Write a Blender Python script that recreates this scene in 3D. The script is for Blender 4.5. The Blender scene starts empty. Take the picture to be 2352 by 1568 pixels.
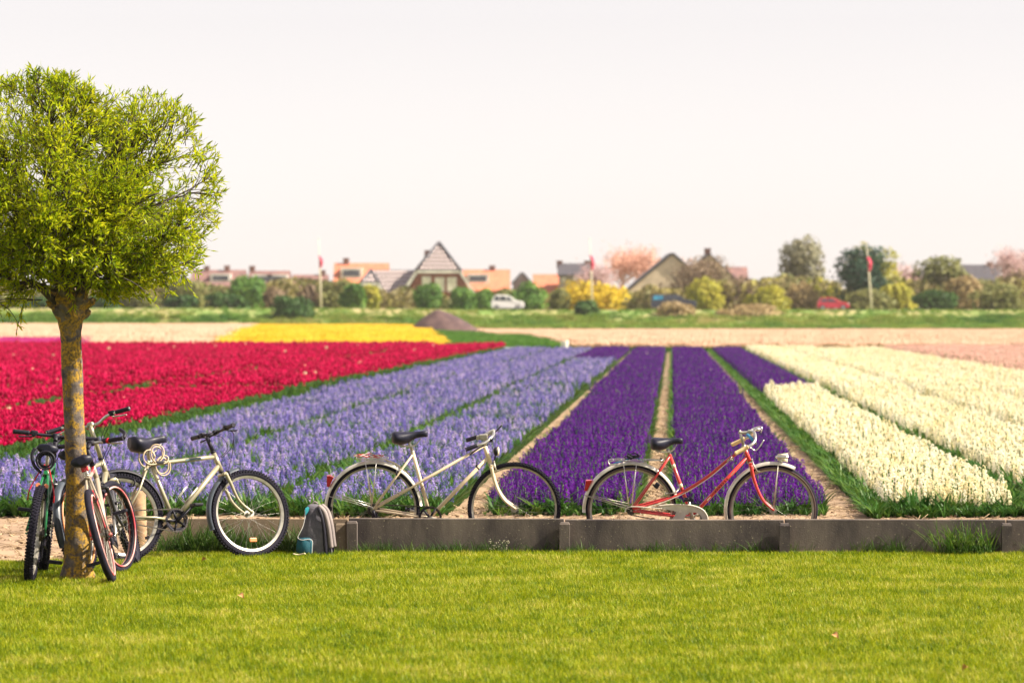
import bpy, bmesh, math, random
import numpy as np
from mathutils import Vector, Matrix, Euler, noise as mnoise

# ------------------------------------------------------------------ camera, world, sun, exposure
SC = bpy.context.scene
COL = SC.collection
W0 = 2352.0                      # measuring unit: pixels of a 2352 wide copy of the photograph
LENS = 135.0
K = (36.0 / LENS) / W0           # metres per such pixel and metre of distance
H = 1.836                        # eye height
HOR = 722.0                      # horizon row


def P(px, py, Y):
    return Vector(((px - 1176) * K * Y, Y, H - (py - HOR) * K * Y))


cam_d = bpy.data.cameras.new("camera")
cam_d.lens = LENS
cam_d.sensor_width = 36
cam_d.shift_y = -62 / W0
cam_d.clip_start = 0.1
cam_d.clip_end = 8000
cam_d.dof.use_dof = True
cam_d.dof.focus_distance = 28.7
cam_d.dof.aperture_fstop = 4.1
cam = bpy.data.objects.new("camera", cam_d)
COL.objects.link(cam)
cam.location = (0, 0, H)
cam.rotation_euler = (math.radians(90), 0, 0)
SC.camera = cam

SUN_AZ = math.radians(-7)        # from +x turned towards the camera
SUN_EL = math.radians(42)
sdir = Vector((math.cos(SUN_EL) * math.cos(SUN_AZ), math.cos(SUN_EL) * math.sin(SUN_AZ), math.sin(SUN_EL)))
sun_d = bpy.data.lights.new("sun", 'SUN')
sun_d.energy = 4.9
sun_d.angle = math.radians(0.6)
sun_d.color = (1.0, 0.90, 0.74)
sun = bpy.data.objects.new("sun", sun_d)
COL.objects.link(sun)
sun.rotation_euler = sdir.to_track_quat('Z', 'Y').to_euler()

world = bpy.data.worlds.new("World")
SC.world = world
world.use_nodes = True
wn = world.node_tree
wn.nodes.clear()
sky = wn.nodes.new('ShaderNodeTexSky')
sky.sky_type = 'NISHITA'
sky.sun_disc = False
sky.sun_elevation = SUN_EL
sky.sun_rotation = math.radians(90) - SUN_AZ     # clockwise from +y
sky.air_density = 1.0
sky.dust_density = 0.4
sky.ozone_density = 1.0
hsv = wn.nodes.new('ShaderNodeHueSaturation')
hsv.inputs['Saturation'].default_value = 0.22
bg1 = wn.nodes.new('ShaderNodeBackground')
bg1.inputs['Strength'].default_value = 0.050
bg2 = wn.nodes.new('ShaderNodeBackground')       # thin bright veil of cloud over the whole sky
bg2.inputs['Color'].default_value = (1.0, 0.70, 0.70, 1)
bg2.inputs['Strength'].default_value = 0.088
addw = wn.nodes.new('ShaderNodeAddShader')
wo = wn.nodes.new('ShaderNodeOutputWorld')
wn.links.new(sky.outputs[0], hsv.inputs['Color'])
wn.links.new(hsv.outputs[0], bg1.inputs['Color'])
wn.links.new(bg1.outputs[0], addw.inputs[0])
wn.links.new(bg2.outputs[0], addw.inputs[1])
wn.links.new(addw.outputs[0], wo.inputs[0])

SC.view_settings.view_transform = 'Standard'
SC.view_settings.look = 'None'
SC.view_settings.gamma = 1
SC.view_settings.exposure = 1.4
SC.view_settings.use_curve_mapping = False
SC.render.engine = 'CYCLES'
SC.cycles.use_denoising = True
SC.cycles.max_bounces = 8
SC.cycles.transparent_max_bounces = 8
SC.cycles.volume_bounces = 0
SC.cycles.sample_clamp_indirect = 6
SC.render.film_transparent = False

R = random.Random(11)

# ------------------------------------------------------------------ materials
MATS = {}


def new_mat(name):
    m = bpy.data.materials.new(name)
    m.use_nodes = True
    m.node_tree.nodes.clear()
    return m, m.node_tree.nodes, m.node_tree.links


def c4(c):
    return (c[0], c[1], c[2], 1)


def pmat(name, c1, c2=None, scale=8.0, rough=0.6, metal=0.0, bump=0.0, bscale=60.0, detail=4, spec=0.5, coat=0.0, coord='Object', lo=0.4, hi=0.62):
    """principled surface whose colour wanders between c1 and c2 with noise"""
    if name in MATS:
        return MATS[name]
    m, N, L = new_mat(name)
    out = N.new('ShaderNodeOutputMaterial')
    b = N.new('ShaderNodeBsdfPrincipled')
    b.inputs['Roughness'].default_value = rough
    b.inputs['Metallic'].default_value = metal
    b.inputs['Specular IOR Level'].default_value = spec
    b.inputs['Coat Weight'].default_value = coat
    L.new(b.outputs[0], out.inputs[0])
    tc = N.new('ShaderNodeTexCoord')
    c2 = c2 or tuple(min(1, x * 0.72) for x in c1)
    nz = N.new('ShaderNodeTexNoise')
    nz.inputs['Scale'].default_value = scale
    nz.inputs['Detail'].default_value = detail
    L.new(tc.outputs[coord], nz.inputs['Vector'])
    cr = N.new('ShaderNodeValToRGB')
    cr.color_ramp.elements[0].position = lo
    cr.color_ramp.elements[1].position = hi
    cr.color_ramp.elements[0].color = c4(c2)
    cr.color_ramp.elements[1].color = c4(c1)
    L.new(nz.outputs['Fac'], cr.inputs[0])
    L.new(cr.outputs[0], b.inputs['Base Color'])
    if bump > 0:
        n2 = N.new('ShaderNodeTexNoise')
        n2.inputs['Scale'].default_value = bscale
        n2.inputs['Detail'].default_value = 6
        L.new(tc.outputs[coord], n2.inputs['Vector'])
        bp = N.new('ShaderNodeBump')
        bp.inputs['Strength'].default_value = bump
        bp.inputs['Distance'].default_value = 0.01
        L.new(n2.outputs['Fac'], bp.inputs['Height'])
        L.new(bp.outputs[0], b.inputs['Normal'])
    MATS[name] = m
    return m


def leafmat(name, cols, trans=0.35, nscale=0.6, inst=True, rough=0.5, patch=0.6, tint=None, nscale2=None):
    """foliage or petals: colour ramp driven by a random number per plant and by patches over the ground"""
    if name in MATS:
        return MATS[name]
    m, N, L = new_mat(name)
    out = N.new('ShaderNodeOutputMaterial')
    geo = N.new('ShaderNodeNewGeometry')
    nz = N.new('ShaderNodeTexNoise')
    nz.inputs['Scale'].default_value = nscale
    nz.inputs['Detail'].default_value = 5
    L.new(geo.outputs['Position'], nz.inputs['Vector'])
    mr = N.new('ShaderNodeMapRange')
    mr.inputs['From Min'].default_value = 0.32
    mr.inputs['From Max'].default_value = 0.68
    L.new(nz.outputs['Fac'], mr.inputs['Value'])
    mx = N.new('ShaderNodeMix')
    mx.data_type = 'FLOAT'
    mx.inputs[0].default_value = patch
    if inst:
        oi = N.new('ShaderNodeObjectInfo')
        L.new(oi.outputs['Random'], mx.inputs[2])
    else:
        n3 = N.new('ShaderNodeTexWhiteNoise')
        vm = N.new('ShaderNodeVectorMath')
        vm.operation = 'SNAP'
        s = nscale2 or 0.04
        vm.inputs[1].default_value = (s, s, s)
        L.new(geo.outputs['Position'], vm.inputs[0])
        L.new(vm.outputs[0], n3.inputs['Vector'])
        L.new(n3.outputs['Value'], mx.inputs[2])
    L.new(mr.outputs[0], mx.inputs[3])
    cr = N.new('ShaderNodeValToRGB')
    while len(cr.color_ramp.elements) < len(cols):
        cr.color_ramp.elements.new(0.5)
    for i, c in enumerate(cols):
        cr.color_ramp.elements[i].position = i / (len(cols) - 1)
        cr.color_ramp.elements[i].color = c4(c)
    L.new(mx.outputs[0], cr.inputs[0])
    b = N.new('ShaderNodeBsdfPrincipled')
    b.inputs['Roughness'].default_value = rough
    b.inputs['Specular IOR Level'].default_value = 0.15
    L.new(cr.outputs[0], b.inputs['Base Color'])
    tr = N.new('ShaderNodeBsdfTranslucent')
    if tint:
        tm = N.new('ShaderNodeMix')
        tm.data_type = 'RGBA'
        tm.blend_type = 'MULTIPLY'
        tm.inputs[0].default_value = 1
        L.new(cr.outputs[0], tm.inputs[6])
        tm.inputs[7].default_value = c4(tint)
        L.new(tm.outputs[2], tr.inputs[0])
    else:
        L.new(cr.outputs[0], tr.inputs[0])
    ms = N.new('ShaderNodeMixShader')
    ms.inputs[0].default_value = trans
    L.new(b.outputs[0], ms.inputs[1])
    L.new(tr.outputs[0], ms.inputs[2])
    L.new(ms.outputs[0], out.inputs[0])
    MATS[name] = m
    return m


# ------------------------------------------------------------------ mesh building
class MB:
    def __init__(self):
        self.v = []
        self.f = []
        self.mi = []
        self.sm = []

    def add(self, vs, fs, mi=0, smooth=False):
        o = len(self.v)
        self.v.extend([tuple(p) for p in vs])
        for f in fs:
            self.f.append(tuple(i + o for i in f))
            self.mi.append(mi)
            self.sm.append(smooth)
        return self

    def box(self, c, s, mi=0, M=None, taper=1.0):
        x, y, z = s[0] / 2, s[1] / 2, s[2] / 2
        vs = [Vector((sx * x * (taper if sz > 0 else 1), sy * y * (taper if sz > 0 else 1), sz * z)) for sz in (-1, 1) for sy in (-1, 1) for sx in (-1, 1)]
        if M is not None:
            vs = [M @ p for p in vs]
        c = Vector(c)
        vs = [p + c for p in vs]
        return self.add(vs, [(0, 2, 3, 1), (4, 5, 7, 6), (0, 1, 5, 4), (2, 6, 7, 3), (0, 4, 6, 2), (1, 3, 7, 5)], mi)

    def bbox(self, c, s, bev=0.004, mi=0, M=None):
        """box with bevelled edges"""
        bm = bmesh.new()
        bmesh.ops.create_cube(bm, size=1)
        for v in bm.verts:
            v.co = Vector((v.co.x * s[0], v.co.y * s[1], v.co.z * s[2]))
        bmesh.ops.bevel(bm, geom=bm.edges[:], offset=bev, segments=2, affect='EDGES', profile=0.5)
        bm.verts.index_update()
        vs = [(M @ v.co if M is not None else v.co) + Vector(c) for v in bm.verts]
        fs = [[v.index for v in f.verts] for f in bm.faces]
        bm.free()
        return self.add(vs, fs, mi)

    def tube(self, path, rad, n=8, mi=0, cap=True, closed=False, smooth=True, flat=None):
        pts = [Vector(p) for p in path]
        m = len(pts)
        rads = rad if isinstance(rad, (list, tuple)) else [rad] * m
        tans = []
        for i in range(m):
            a = pts[(i - 1) % m] if (closed or i > 0) else pts[i]
            b = pts[(i + 1) % m] if (closed or i < m - 1) else pts[i]
            t = b - a
            tans.append(t.normalized() if t.length > 1e-9 else Vector((0, 0, 1)))
        ref = Vector((0, 1, 0)) if abs(tans[0].y) < 0.9 else Vector((1, 0, 0))
        u = tans[0].cross(ref).normalized()
        vs = []
        for i in range(m):
            t = tans[i]
            u = (u - t * u.dot(t))
            u = u.normalized() if u.length > 1e-6 else t.orthogonal().normalized()
            w = t.cross(u)
            for j in range(n):
                a = 2 * math.pi * j / n
                fu, fw = (1, 1) if flat is None else flat
                vs.append(pts[i] + (u * math.cos(a) * fu + w * math.sin(a) * fw) * rads[i])
        fs = []
        rng = m if closed else m - 1
        for i in range(rng):
            for j in range(n):
                a = i * n + j
                b = i * n + (j + 1) % n
                c = ((i + 1) % m) * n + (j + 1) % n
                d = ((i + 1) % m) * n + j
                fs.append((a, b, c, d))
        self.add(vs, fs, mi, smooth)
        if cap and not closed:
            o = len(self.v) - len(vs)
            self.f.append(tuple(o + j for j in reversed(range(n))))
            self.mi.append(mi)
            self.sm.append(False)
            self.f.append(tuple(o + (m - 1) * n + j for j in range(n)))
            self.mi.append(mi)
            self.sm.append(False)
        return self

    def loft(self, rings, mi=0, smooth=True, cap=True):
        n = len(rings[0])
        vs = [p for r in rings for p in r]
        fs = []
        for i in range(len(rings) - 1):
            for j in range(n):
                fs.append((i * n + j, i * n + (j + 1) % n, (i + 1) * n + (j + 1) % n, (i + 1) * n + j))
        self.add(vs, fs, mi, smooth)
        if cap:
            o = len(self.v) - len(vs)
            self.f.append(tuple(o + j for j in reversed(range(n))))
            self.f.append(tuple(o + (len(rings) - 1) * n + j for j in range(n)))
            self.mi += [mi, mi]
            self.sm += [False, False]
        return self

    def poly(self, pts, mi=0):
        return self.add(pts, [tuple(range(len(pts)))], mi)

    def prism(self, pts, d, mi=0):
        """polygon pts pushed along vector d"""
        n = len(pts)
        d = Vector(d)
        a = [Vector(p) for p in pts]
        fs = [tuple(reversed(range(n))), tuple(range(n, 2 * n))]
        for i in range(n):
            j = (i + 1) % n
            fs.append((i, j, n + j, n + i))
        return self.add(a + [p + d for p in a], fs, mi)

    def ring(self, c, axis, R_, r, n=32, m=8, mi=0, flat=None):
        c = Vector(c)
        ax = Vector(axis).normalized()
        u = ax.orthogonal().normalized()
        w = ax.cross(u)
        path = [c + (u * math.cos(2 * math.pi * i / n) + w * math.sin(2 * math.pi * i / n)) * R_ for i in range(n)]
        return self.tube(path, r, m, mi, closed=True, flat=flat)

    def disc(self, c, axis, r, th, n=20, mi=0):
        c = Vector(c)
        ax = Vector(axis).normalized()
        return self.tube([c - ax * th / 2, c + ax * th / 2], r, n, mi, smooth=False)

    def mesh(self, name, mats):
        me = bpy.data.meshes.new(name)
        me.from_pydata(self.v, [], self.f)
        for m in (mats if isinstance(mats, (list, tuple)) else [mats]):
            me.materials.append(m)
        me.polygons.foreach_set('material_index', self.mi)
        me.polygons.foreach_set('use_smooth', self.sm)
        me.update()
        return me

    def build(self, name, mats, parent=None, loc=None):
        o = bpy.data.objects.new(name, self.mesh(name, mats))
        COL.objects.link(o)
        if parent is not None:
            o.parent = parent
        if loc is not None:
            o.location = loc
        return o


def tag(o, label=None, cat=None, group=None, kind=None):
    if label:
        o['label'] = label
    if cat:
        o['category'] = cat
    if group:
        o['group'] = group
    if kind:
        o['kind'] = kind
    return o


def thing(name, label, cat, loc=(0, 0, 0), rot=(0, 0, 0), group=None):
    o = bpy.data.objects.new(name, None)
    COL.objects.link(o)
    o.empty_display_size = 0.2
    o.location = loc
    o.rotation_euler = rot
    return tag(o, label, cat, group)


def smooth_path(pts, sub=6):
    """catmull-rom through pts"""
    p = [Vector(a) for a in pts]
    out = []
    for i in range(len(p) - 1):
        p0 = p[max(i - 1, 0)]
        p1, p2 = p[i], p[i + 1]
        p3 = p[min(i + 2, len(p) - 1)]
        for s in range(sub):
            t = s / sub
            out.append(0.5 * ((2 * p1) + (p2 - p0) * t + (2 * p0 - 5 * p1 + 4 * p2 - p3) * t * t + (3 * p1 - p0 - 3 * p2 + p3) * t ** 3))
    out.append(p[-1])
    return out


def proto(name, me):
    return bpy.data.objects.new(name, me)       # never linked: only a source for scattered stuff


def scatter(name, pts, rot, sc, pick, protos, label, cat, material=None):
    """one object of uncountable plants: a point cloud mesh with the plants instanced on it"""
    me = bpy.data.meshes.new(name)
    n = len(pts)
    me.vertices.add(n)
    me.vertices.foreach_set('co', np.asarray(pts, dtype=np.float32).ravel())
    a = me.attributes.new('rot', 'FLOAT_VECTOR', 'POINT')
    a.data.foreach_set('vector', np.asarray(rot, dtype=np.float32).ravel())
    a = me.attributes.new('sc', 'FLOAT_VECTOR', 'POINT')
    a.data.foreach_set('vector', np.asarray(sc, dtype=np.float32).ravel())
    a = me.attributes.new('pick', 'INT', 'POINT')
    a.data.foreach_set('value', np.asarray(pick, dtype=np.int32).ravel())
    me.update()
    o = bpy.data.objects.new(name, me)
    COL.objects.link(o)
    key = 'plants_' + '_'.join(p.name for p in protos)
    ng = bpy.data.node_groups.get(key)
    if ng is None:
        ng = bpy.data.node_groups.new(key, 'GeometryNodeTree')
        ng.interface.new_socket('Geometry', in_out='INPUT', socket_type='NodeSocketGeometry')
        ng.interface.new_socket('Geometry', in_out='OUTPUT', socket_type='NodeSocketGeometry')
        N, L = ng.nodes, ng.links
        gi = N.new('NodeGroupInput')
        go = N.new('NodeGroupOutput')
        ip = N.new('GeometryNodeInstanceOnPoints')
        jg = N.new('GeometryNodeJoinGeometry')
        for p in reversed(protos):
            oi = N.new('GeometryNodeObjectInfo')
            oi.inputs['Object'].default_value = p
            oi.inputs['As Instance'].default_value = True
            L.new(oi.outputs['Geometry'], jg.inputs[0])

        def attr(nm, dt):
            nd = N.new('GeometryNodeInputNamedAttribute')
            nd.data_type = dt
            nd.inputs['Name'].default_value = nm
            return nd.outputs[0]
        L.new(gi.outputs[0], ip.inputs['Points'])
        L.new(jg.outputs[0], ip.inputs['Instance'])
        ip.inputs['Pick Instance'].default_value = True
        L.new(attr('pick', 'INT'), ip.inputs['Instance Index'])
        L.new(attr('rot', 'FLOAT_VECTOR'), ip.inputs['Rotation'])
        L.new(attr('sc', 'FLOAT_VECTOR'), ip.inputs['Scale'])
        L.new(ip.outputs[0], go.inputs[0])
    md = o.modifiers.new('plants', 'NODES')
    md.node_group = ng
    return tag(o, label, cat, kind='stuff')


# ------------------------------------------------------------------ terrain
ROWX = (1544 - 1176) * K         # the flower rows run this far to the side per metre away
Z_SOIL = -0.03


def sstep(a, b, x):
    t = min(1, max(0, (x - a) / (b - a)))
    return t * t * (3 - 2 * t)


def ground_z(x, y):
    if y < 188:
        return Z_SOIL - 0.10
    rise = 0.50 * min(1.0, (y - 188) / 190)
    left = sstep(-1, -12, x)
    return Z_SOIL - 0.004 + rise * left


m_farground = pmat('meadow_ground', (0.10, 0.17, 0.035), (0.20, 0.19, 0.07), scale=0.12, rough=0.95, coord='Object')
m_soil = pmat('pale_sandy_soil', (0.36, 0.245, 0.155), (0.20, 0.13, 0.08), scale=2.2, rough=0.95, bump=0.9, bscale=16, detail=10, coord='Object', lo=0.36, hi=0.6)
m_lawnsoil = pmat('lawn_thatch', (0.10, 0.12, 0.012), (0.05, 0.065, 0.008), scale=14, rough=0.95, bump=0.6, bscale=80)

# far ground to the horizon
mb = MB()
xs = [-4000, -1500, -600, -250, -120, -70] + list(range(-50, 52, 4)) + [70, 120, 250, 600, 1500, 4000]
ys = [-60, 0, 60, 120, 160, 188, 200, 220, 250, 290, 330, 378, 420, 470, 600, 1000, 2000, 6000]
vs = [(x, y, ground_z(x, y)) for y in ys for x in xs]
nx = len(xs)
fs = [(j * nx + i, j * nx + i + 1, (j + 1) * nx + i + 1, (j + 1) * nx + i) for j in range(len(ys) - 1) for i in range(nx - 1)]
mb.add(vs, fs)
tag(mb.build('ground', m_farground), 'flat polder ground reaching to the horizon', 'ground', kind='structure')

# pale soil of the field: fine mesh near the wall with clods, coarser further on
mb = MB()
xs = [-60, -30, -16, -9] + [x * 0.16 for x in range(-40, 41)] + [9, 16, 30, 60]
ys = [27.9] + [28.1 + 0.14 * i for i in range(70)] + [39 + 2.5 * i for i in range(60)]
ys = [y for y in ys if y < 188] + [188.0]


def soil_z(x, y):
    a = 0.0
    if y < 42:
        a = 0.028 * mnoise.noise(Vector((x * 1.7, y * 1.2, 0))) + 0.014 * mnoise.noise(Vector((x * 6, y * 5, 3.0)))
    return Z_SOIL + a * sstep(28.0, 29.0, y)


vs = [(x, y, soil_z(x, y)) for y in ys for x in xs]
nx = len(xs)
fs = [(j * nx + i, j * nx + i + 1, (j + 1) * nx + i + 1, (j + 1) * nx + i) for j in range(len(ys) - 1) for i in range(nx - 1)]
mb.add(vs, fs, smooth=True)
tag(mb.build('soil', m_soil), 'pale sandy soil of the bulb field with bare paths', 'soil', kind='structure')

# lawn: ends at the wall, and on the far left already before it
LAWN_EDGE = [(-9.0, 28.35), (-5.0, 28.4), (-3.9, 28.35), (-3.35, 28.62), (-3.0, 28.95), (-2.75, 29.5), (-2.6, 29.62), (9.0, 29.45)]


def lawn_y(x):
    for (a, b), (c, d) in zip(LAWN_EDGE, LAWN_EDGE[1:]):
        if x <= c:
            return b + (d - b) * (max(x, a) - a) / (c - a)
    return LAWN_EDGE[-1][1]


def lawn_z(x, y):
    e = lawn_y(x) - y
    a = 0.02 * mnoise.noise(Vector((x * 0.5, y * 0.5, 7))) - 0.005
    return a * sstep(0, 1.5, e) - 0.01 * (1 - sstep(0, 0.15, e))


mb = MB()
xs = [-9 + 0.25 * i for i in range(73)]
nv = 44
vs = []
for j in range(nv):
    for x in xs:
        y = 8 + (lawn_y(x) - 8) * (j / (nv - 1)) ** 0.8
        vs.append((x, y, lawn_z(x, y)))
nx = len(xs)
fs = [(j * nx + i, j * nx + i + 1, (j + 1) * nx + i + 1, (j + 1) * nx + i) for j in range(nv - 1) for i in range(nx - 1)]
mb.add(vs, fs, smooth=True)
tag(mb.build('lawn', m_lawnsoil), 'mown lawn ground in the foreground', 'lawn', kind='structure')

# grass blades of the lawn, in small tufts
m_grass = leafmat('lawn_grass', [(0.02, 0.065, 0.002), (0.11, 0.185, 0.002), (0.24, 0.30, 0.004), (0.38, 0.385, 0.01), (0.68, 0.56, 0.18)], trans=0.4, nscale=1.6, patch=0.30, rough=0.45)  # dark and pale ends put blade shade and highlights, plus straw, into the colour
m_grass_dark = leafmat('rank_grass', [(0.025, 0.06, 0.012), (0.05, 0.105, 0.018), (0.11, 0.16, 0.025)], trans=0.35, nscale=3, patch=0.4)


def blade(mb, base, az, h, w, lean, curl, mi=0, seg=3):
    d = Vector((math.cos(az), math.sin(az), 0))
    s = Vector((-math.sin(az), math.cos(az), 0))
    vs = []
    for i in range(seg + 1):
        t = i / seg
        p = Vector(base) + d * (lean * t + curl * t * t) * h + Vector((0, 0, h * (t - 0.35 * curl * t * t)))
        ww = w * (1 - t * 0.96) * 0.5 if seg < 4 else w * 0.5 * (0.75 + 0.9 * t - 1.6 * t * t)
        vs += [p - s * ww, p + s * ww]
    fs = [(2 * i, 2 * i + 1, 2 * i + 3, 2 * i + 2) for i in range(seg)]
    mb.add(vs, fs, mi)


tufts = []
for k in range(5):
    mb = MB()
    for i in range(8):
        a = R.uniform(0, 6.28)
        rr = 0.038 * math.sqrt(R.random())
        blade(mb, (rr * math.cos(a), rr * math.sin(a), -0.006), R.uniform(0, 6.28), R.uniform(0.018, 0.050), R.uniform(0.0035, 0.0075), R.uniform(0.0, 0.5), R.uniform(0, 0.6), seg=2)
    tufts.append(proto('lawn_tuft_%d' % k, mb.mesh('lawn_tuft', m_grass)))
rng = np.random.default_rng(5)
N_ = 190000
gx = rng.uniform(-5.6, 5.6, N_)
gy = 17.5 + (29.7 - 17.5) * rng.random(N_) ** 0.95
keep = [(x, y) for x, y in zip(gx, gy) if y < lawn_y(x) + rng.normal(0, 0.03) and abs(x) < (1240 * K * y + 0.9)]
pts = [(x, y, lawn_z(x, y)) for x, y in keep]
n = len(pts)
hs = np.array([0.95 + 0.18 * mnoise.noise(Vector((x * 0.9, y * 0.5, 1))) + 0.15 * mnoise.noise(Vector((x * 3.1, y * 3.1, 5))) for x, y, z in pts])
hs = np.clip(hs, 0.45, 1.5) * rng.uniform(0.8, 1.2, n)
scatter('lawn_grass', pts, np.c_[rng.normal(0, 0.1, n), rng.normal(0, 0.1, n), rng.uniform(0, 6.28, n)], np.c_[np.full(n, 1.1), np.full(n, 1.1), hs], rng.integers(0, 5, n), tufts,
        'short yellow green mown grass of the lawn in front of the wall', 'grass')

# ------------------------------------------------------------------ concrete wall of panels and posts
def concrete(name, c1, c2, c3):
    m, N, L = new_mat(name)
    out = N.new('ShaderNodeOutputMaterial')
    b = N.new('ShaderNodeBsdfPrincipled')
    b.inputs['Roughness'].default_value = 0.92
    L.new(b.outputs[0], out.inputs[0])
    geo = N.new('ShaderNodeNewGeometry')
    mp = N.new('ShaderNodeMapping')
    mp.inputs['Scale'].default_value = (1, 1, 0.35)
    L.new(geo.outputs['Position'], mp.inputs[0])
    n1 = N.new('ShaderNodeTexNoise')
    n1.inputs['Scale'].default_value = 3.2
    n1.inputs['Detail'].default_value = 8
    n1.inputs['Roughness'].default_value = 0.65
    L.new(mp.outputs[0], n1.inputs['Vector'])
    cr = N.new('ShaderNodeValToRGB')
    cr.color_ramp.elements[0].position = 0.34
    cr.color_ramp.elements[1].position = 0.70
    cr.color_ramp.elements[0].color = c4(c2)
    cr.color_ramp.elements[1].color = c4(c1)
    L.new(n1.outputs['Fac'], cr.inputs[0])
    # fine grain and pale lichen specks
    n2 = N.new('ShaderNodeTexNoise')
    n2.inputs['Scale'].default_value = 55
    n2.inputs['Detail'].default_value = 4
    L.new(geo.outputs['Position'], n2.inputs['Vector'])
    sp = N.new('ShaderNodeValToRGB')
    sp.color_ramp.elements[0].position = 0.66
    sp.color_ramp.elements[1].position = 0.71
    L.new(n2.outputs['Fac'], sp.inputs[0])
    mx = N.new('ShaderNodeMix')
    mx.data_type = 'RGBA'
    L.new(sp.outputs[0], mx.inputs[0])
    L.new(cr.outputs[0], mx.inputs[6])
    mx.inputs[7].default_value = c4(c3)
    L.new(mx.outputs[2], b.inputs['Base Color'])
    bp = N.new('ShaderNodeBump')
    bp.inputs['Strength'].default_value = 0.5
    bp.inputs['Distance'].default_value = 0.004
    n3 = N.new('ShaderNodeTexNoise')
    n3.inputs['Scale'].default_value = 90
    n3.inputs['Detail'].default_value = 6
    L.new(geo.outputs['Position'], n3.inputs['Vector'])
    L.new(n3.outputs['Fac'], bp.inputs['Height'])
    L.new(bp.outputs[0], b.inputs['Normal'])
    return m


m_conc = concrete('weathered_concrete', (0.205, 0.165, 0.135), (0.052, 0.041, 0.042), (0.33, 0.28, 0.19))
m_conc2 = concrete('buff_concrete', (0.24, 0.175, 0.11), (0.13, 0.095, 0.065), (0.45, 0.38, 0.26))

wall = thing('concrete_wall', 'low weathered concrete wall of panels held by short posts, along the lawn', 'wall', (0, 29.6, 0))


def wall_y(px):                      # the wall comes a little nearer towards the right
    return 29.62 - 0.20 * (px - 800) / 1500 if px > 800 else 29.62 + 0.02


JOINTS = [800, 1297, 1802, 2312, 2830]
pthick = 0.07
for a, b in zip(JOINTS, JOINTS[1:]):
    ya, yb = wall_y(a), wall_y(b)
    A = P(a + 1.2, 1187, ya)
    B = P(b - 1.2, 1187, yb)
    top = 0.262 + R.uniform(-0.003, 0.003)
    c = Vector(((A.x + B.x) / 2, (ya + yb) / 2 + pthick / 2 - 29.6, top / 2 - 0.05))
    L_ = math.hypot(B.x - A.x, yb - ya)
    M = Matrix.Rotation(math.atan2(yb - ya, B.x - A.x), 4, 'Z')
    mb = MB()
    mb.bbox(c, (L_, pthick, top + 0.1), 0.006, M=M)
    mb.build('panel', m_conc, wall)
# the left panel: paler, tipped back towards the field
A = P(338, 1187, 29.72)
B = P(797, 1187, 29.63)
M = Matrix.Rotation(math.atan2(-0.05, B.x - A.x), 4, 'Z') @ Matrix.Rotation(math.radians(-9), 4, 'X')
mb = MB()
mb.bbox(((A.x + B.x) / 2, 29.72 - 29.6, 0.08), ((B - A).length, pthick, 0.35), 0.006, M=M)
o = mb.build('panel', m_conc2, wall)
o['label'] = 'paler sunlit panel at the left end'
for px, back in ((782, 1), (809, 0), (1297, 0), (1802, 0), (2312, 0), (2830, 0)):
    y = wall_y(px) - 0.05
    A = P(px, 1187, y)
    mb = MB()
    hgt = 0.235 + R.uniform(-0.008, 0.008) + (0.012 if px == 809 else 0)
    w = 0.078
    d = 0.09
    rings = []
    for z, s in ((-0.1, 1), (hgt - 0.016, 1), (hgt, 0.80)):
        rings.append([Vector((sx * w / 2 * s, sy * d / 2 * s, z)) for sx, sy in ((-1, -1), (1, -1), (1, 1), (-1, 1))])
    rot = math.radians(8 if back else -2)
    Mz = Matrix.Rotation(rot, 4, 'Z') @ Matrix.Rotation(math.radians(-5 if back else R.uniform(-1, 1)), 4, 'X')
    off = Vector((A.x, y - 29.6 + 0.0, 0))
    rings = [[Mz @ p + off for p in r] for r in rings]
    mb.loft(rings, smooth=False)
    mb.build('post', m_conc2 if back else m_conc, wall)

# wooden stake in the soil behind the silver bicycle
m_stake = pmat('weathered_stake_wood', (0.42, 0.28, 0.15), (0.22, 0.15, 0.09), scale=9, rough=0.9, bump=0.4, bscale=40)
mb = MB()
A = P(318, 1180, 30.6)
mb.tube([(0, 0, -0.2), (0.003, 0, 0.2), (0.0, 0.004, 0.44), (0, 0.004, 0.46)], [0.062, 0.06, 0.058, 0.048], 12)
o = mb.build('wooden_stake', m_stake, None, (A.x, 30.6, Z_SOIL))
tag(o, 'short thick wooden stake standing in the soil behind the silver mountain bike', 'post')

# ------------------------------------------------------------------ flowers
m_stem = leafmat('flower_leaf', [(0.018, 0.075, 0.014), (0.045, 0.12, 0.018), (0.12, 0.19, 0.022)], trans=0.3, nscale=2.0, patch=0.35, rough=0.4)
m_lav = leafmat('lavender_floret', [(0.075, 0.06, 0.26), (0.19, 0.15, 0.50), (0.34, 0.27, 0.64), (0.66, 0.52, 0.76)], trans=0.3, nscale=0.8, patch=0.12, rough=0.6)
m_pur = leafmat('purple_floret', [(0.05, 0.003, 0.14), (0.105, 0.007, 0.24), (0.19, 0.014, 0.34)], trans=0.3, nscale=0.5, patch=0.35, rough=0.6)
m_whi = leafmat('cream_white_floret', [(0.80, 0.68, 0.36), (0.88, 0.80, 0.53), (0.92, 0.86, 0.69), (0.94, 0.90, 0.80)], trans=0.45, nscale=0.6, patch=0.3, rough=0.6)
m_pink = leafmat('salmon_floret', [(0.74, 0.42, 0.36), (0.82, 0.54, 0.46), (0.86, 0.64, 0.56)], trans=0.3, nscale=0.6, patch=0.3, rough=0.6)
m_red = leafmat('crimson_petal', [(0.22, 0.001, 0.024), (0.48, 0.003, 0.06), (0.72, 0.010, 0.115)], trans=0.35, nscale=0.7, patch=0.3, rough=0.45)
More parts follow.
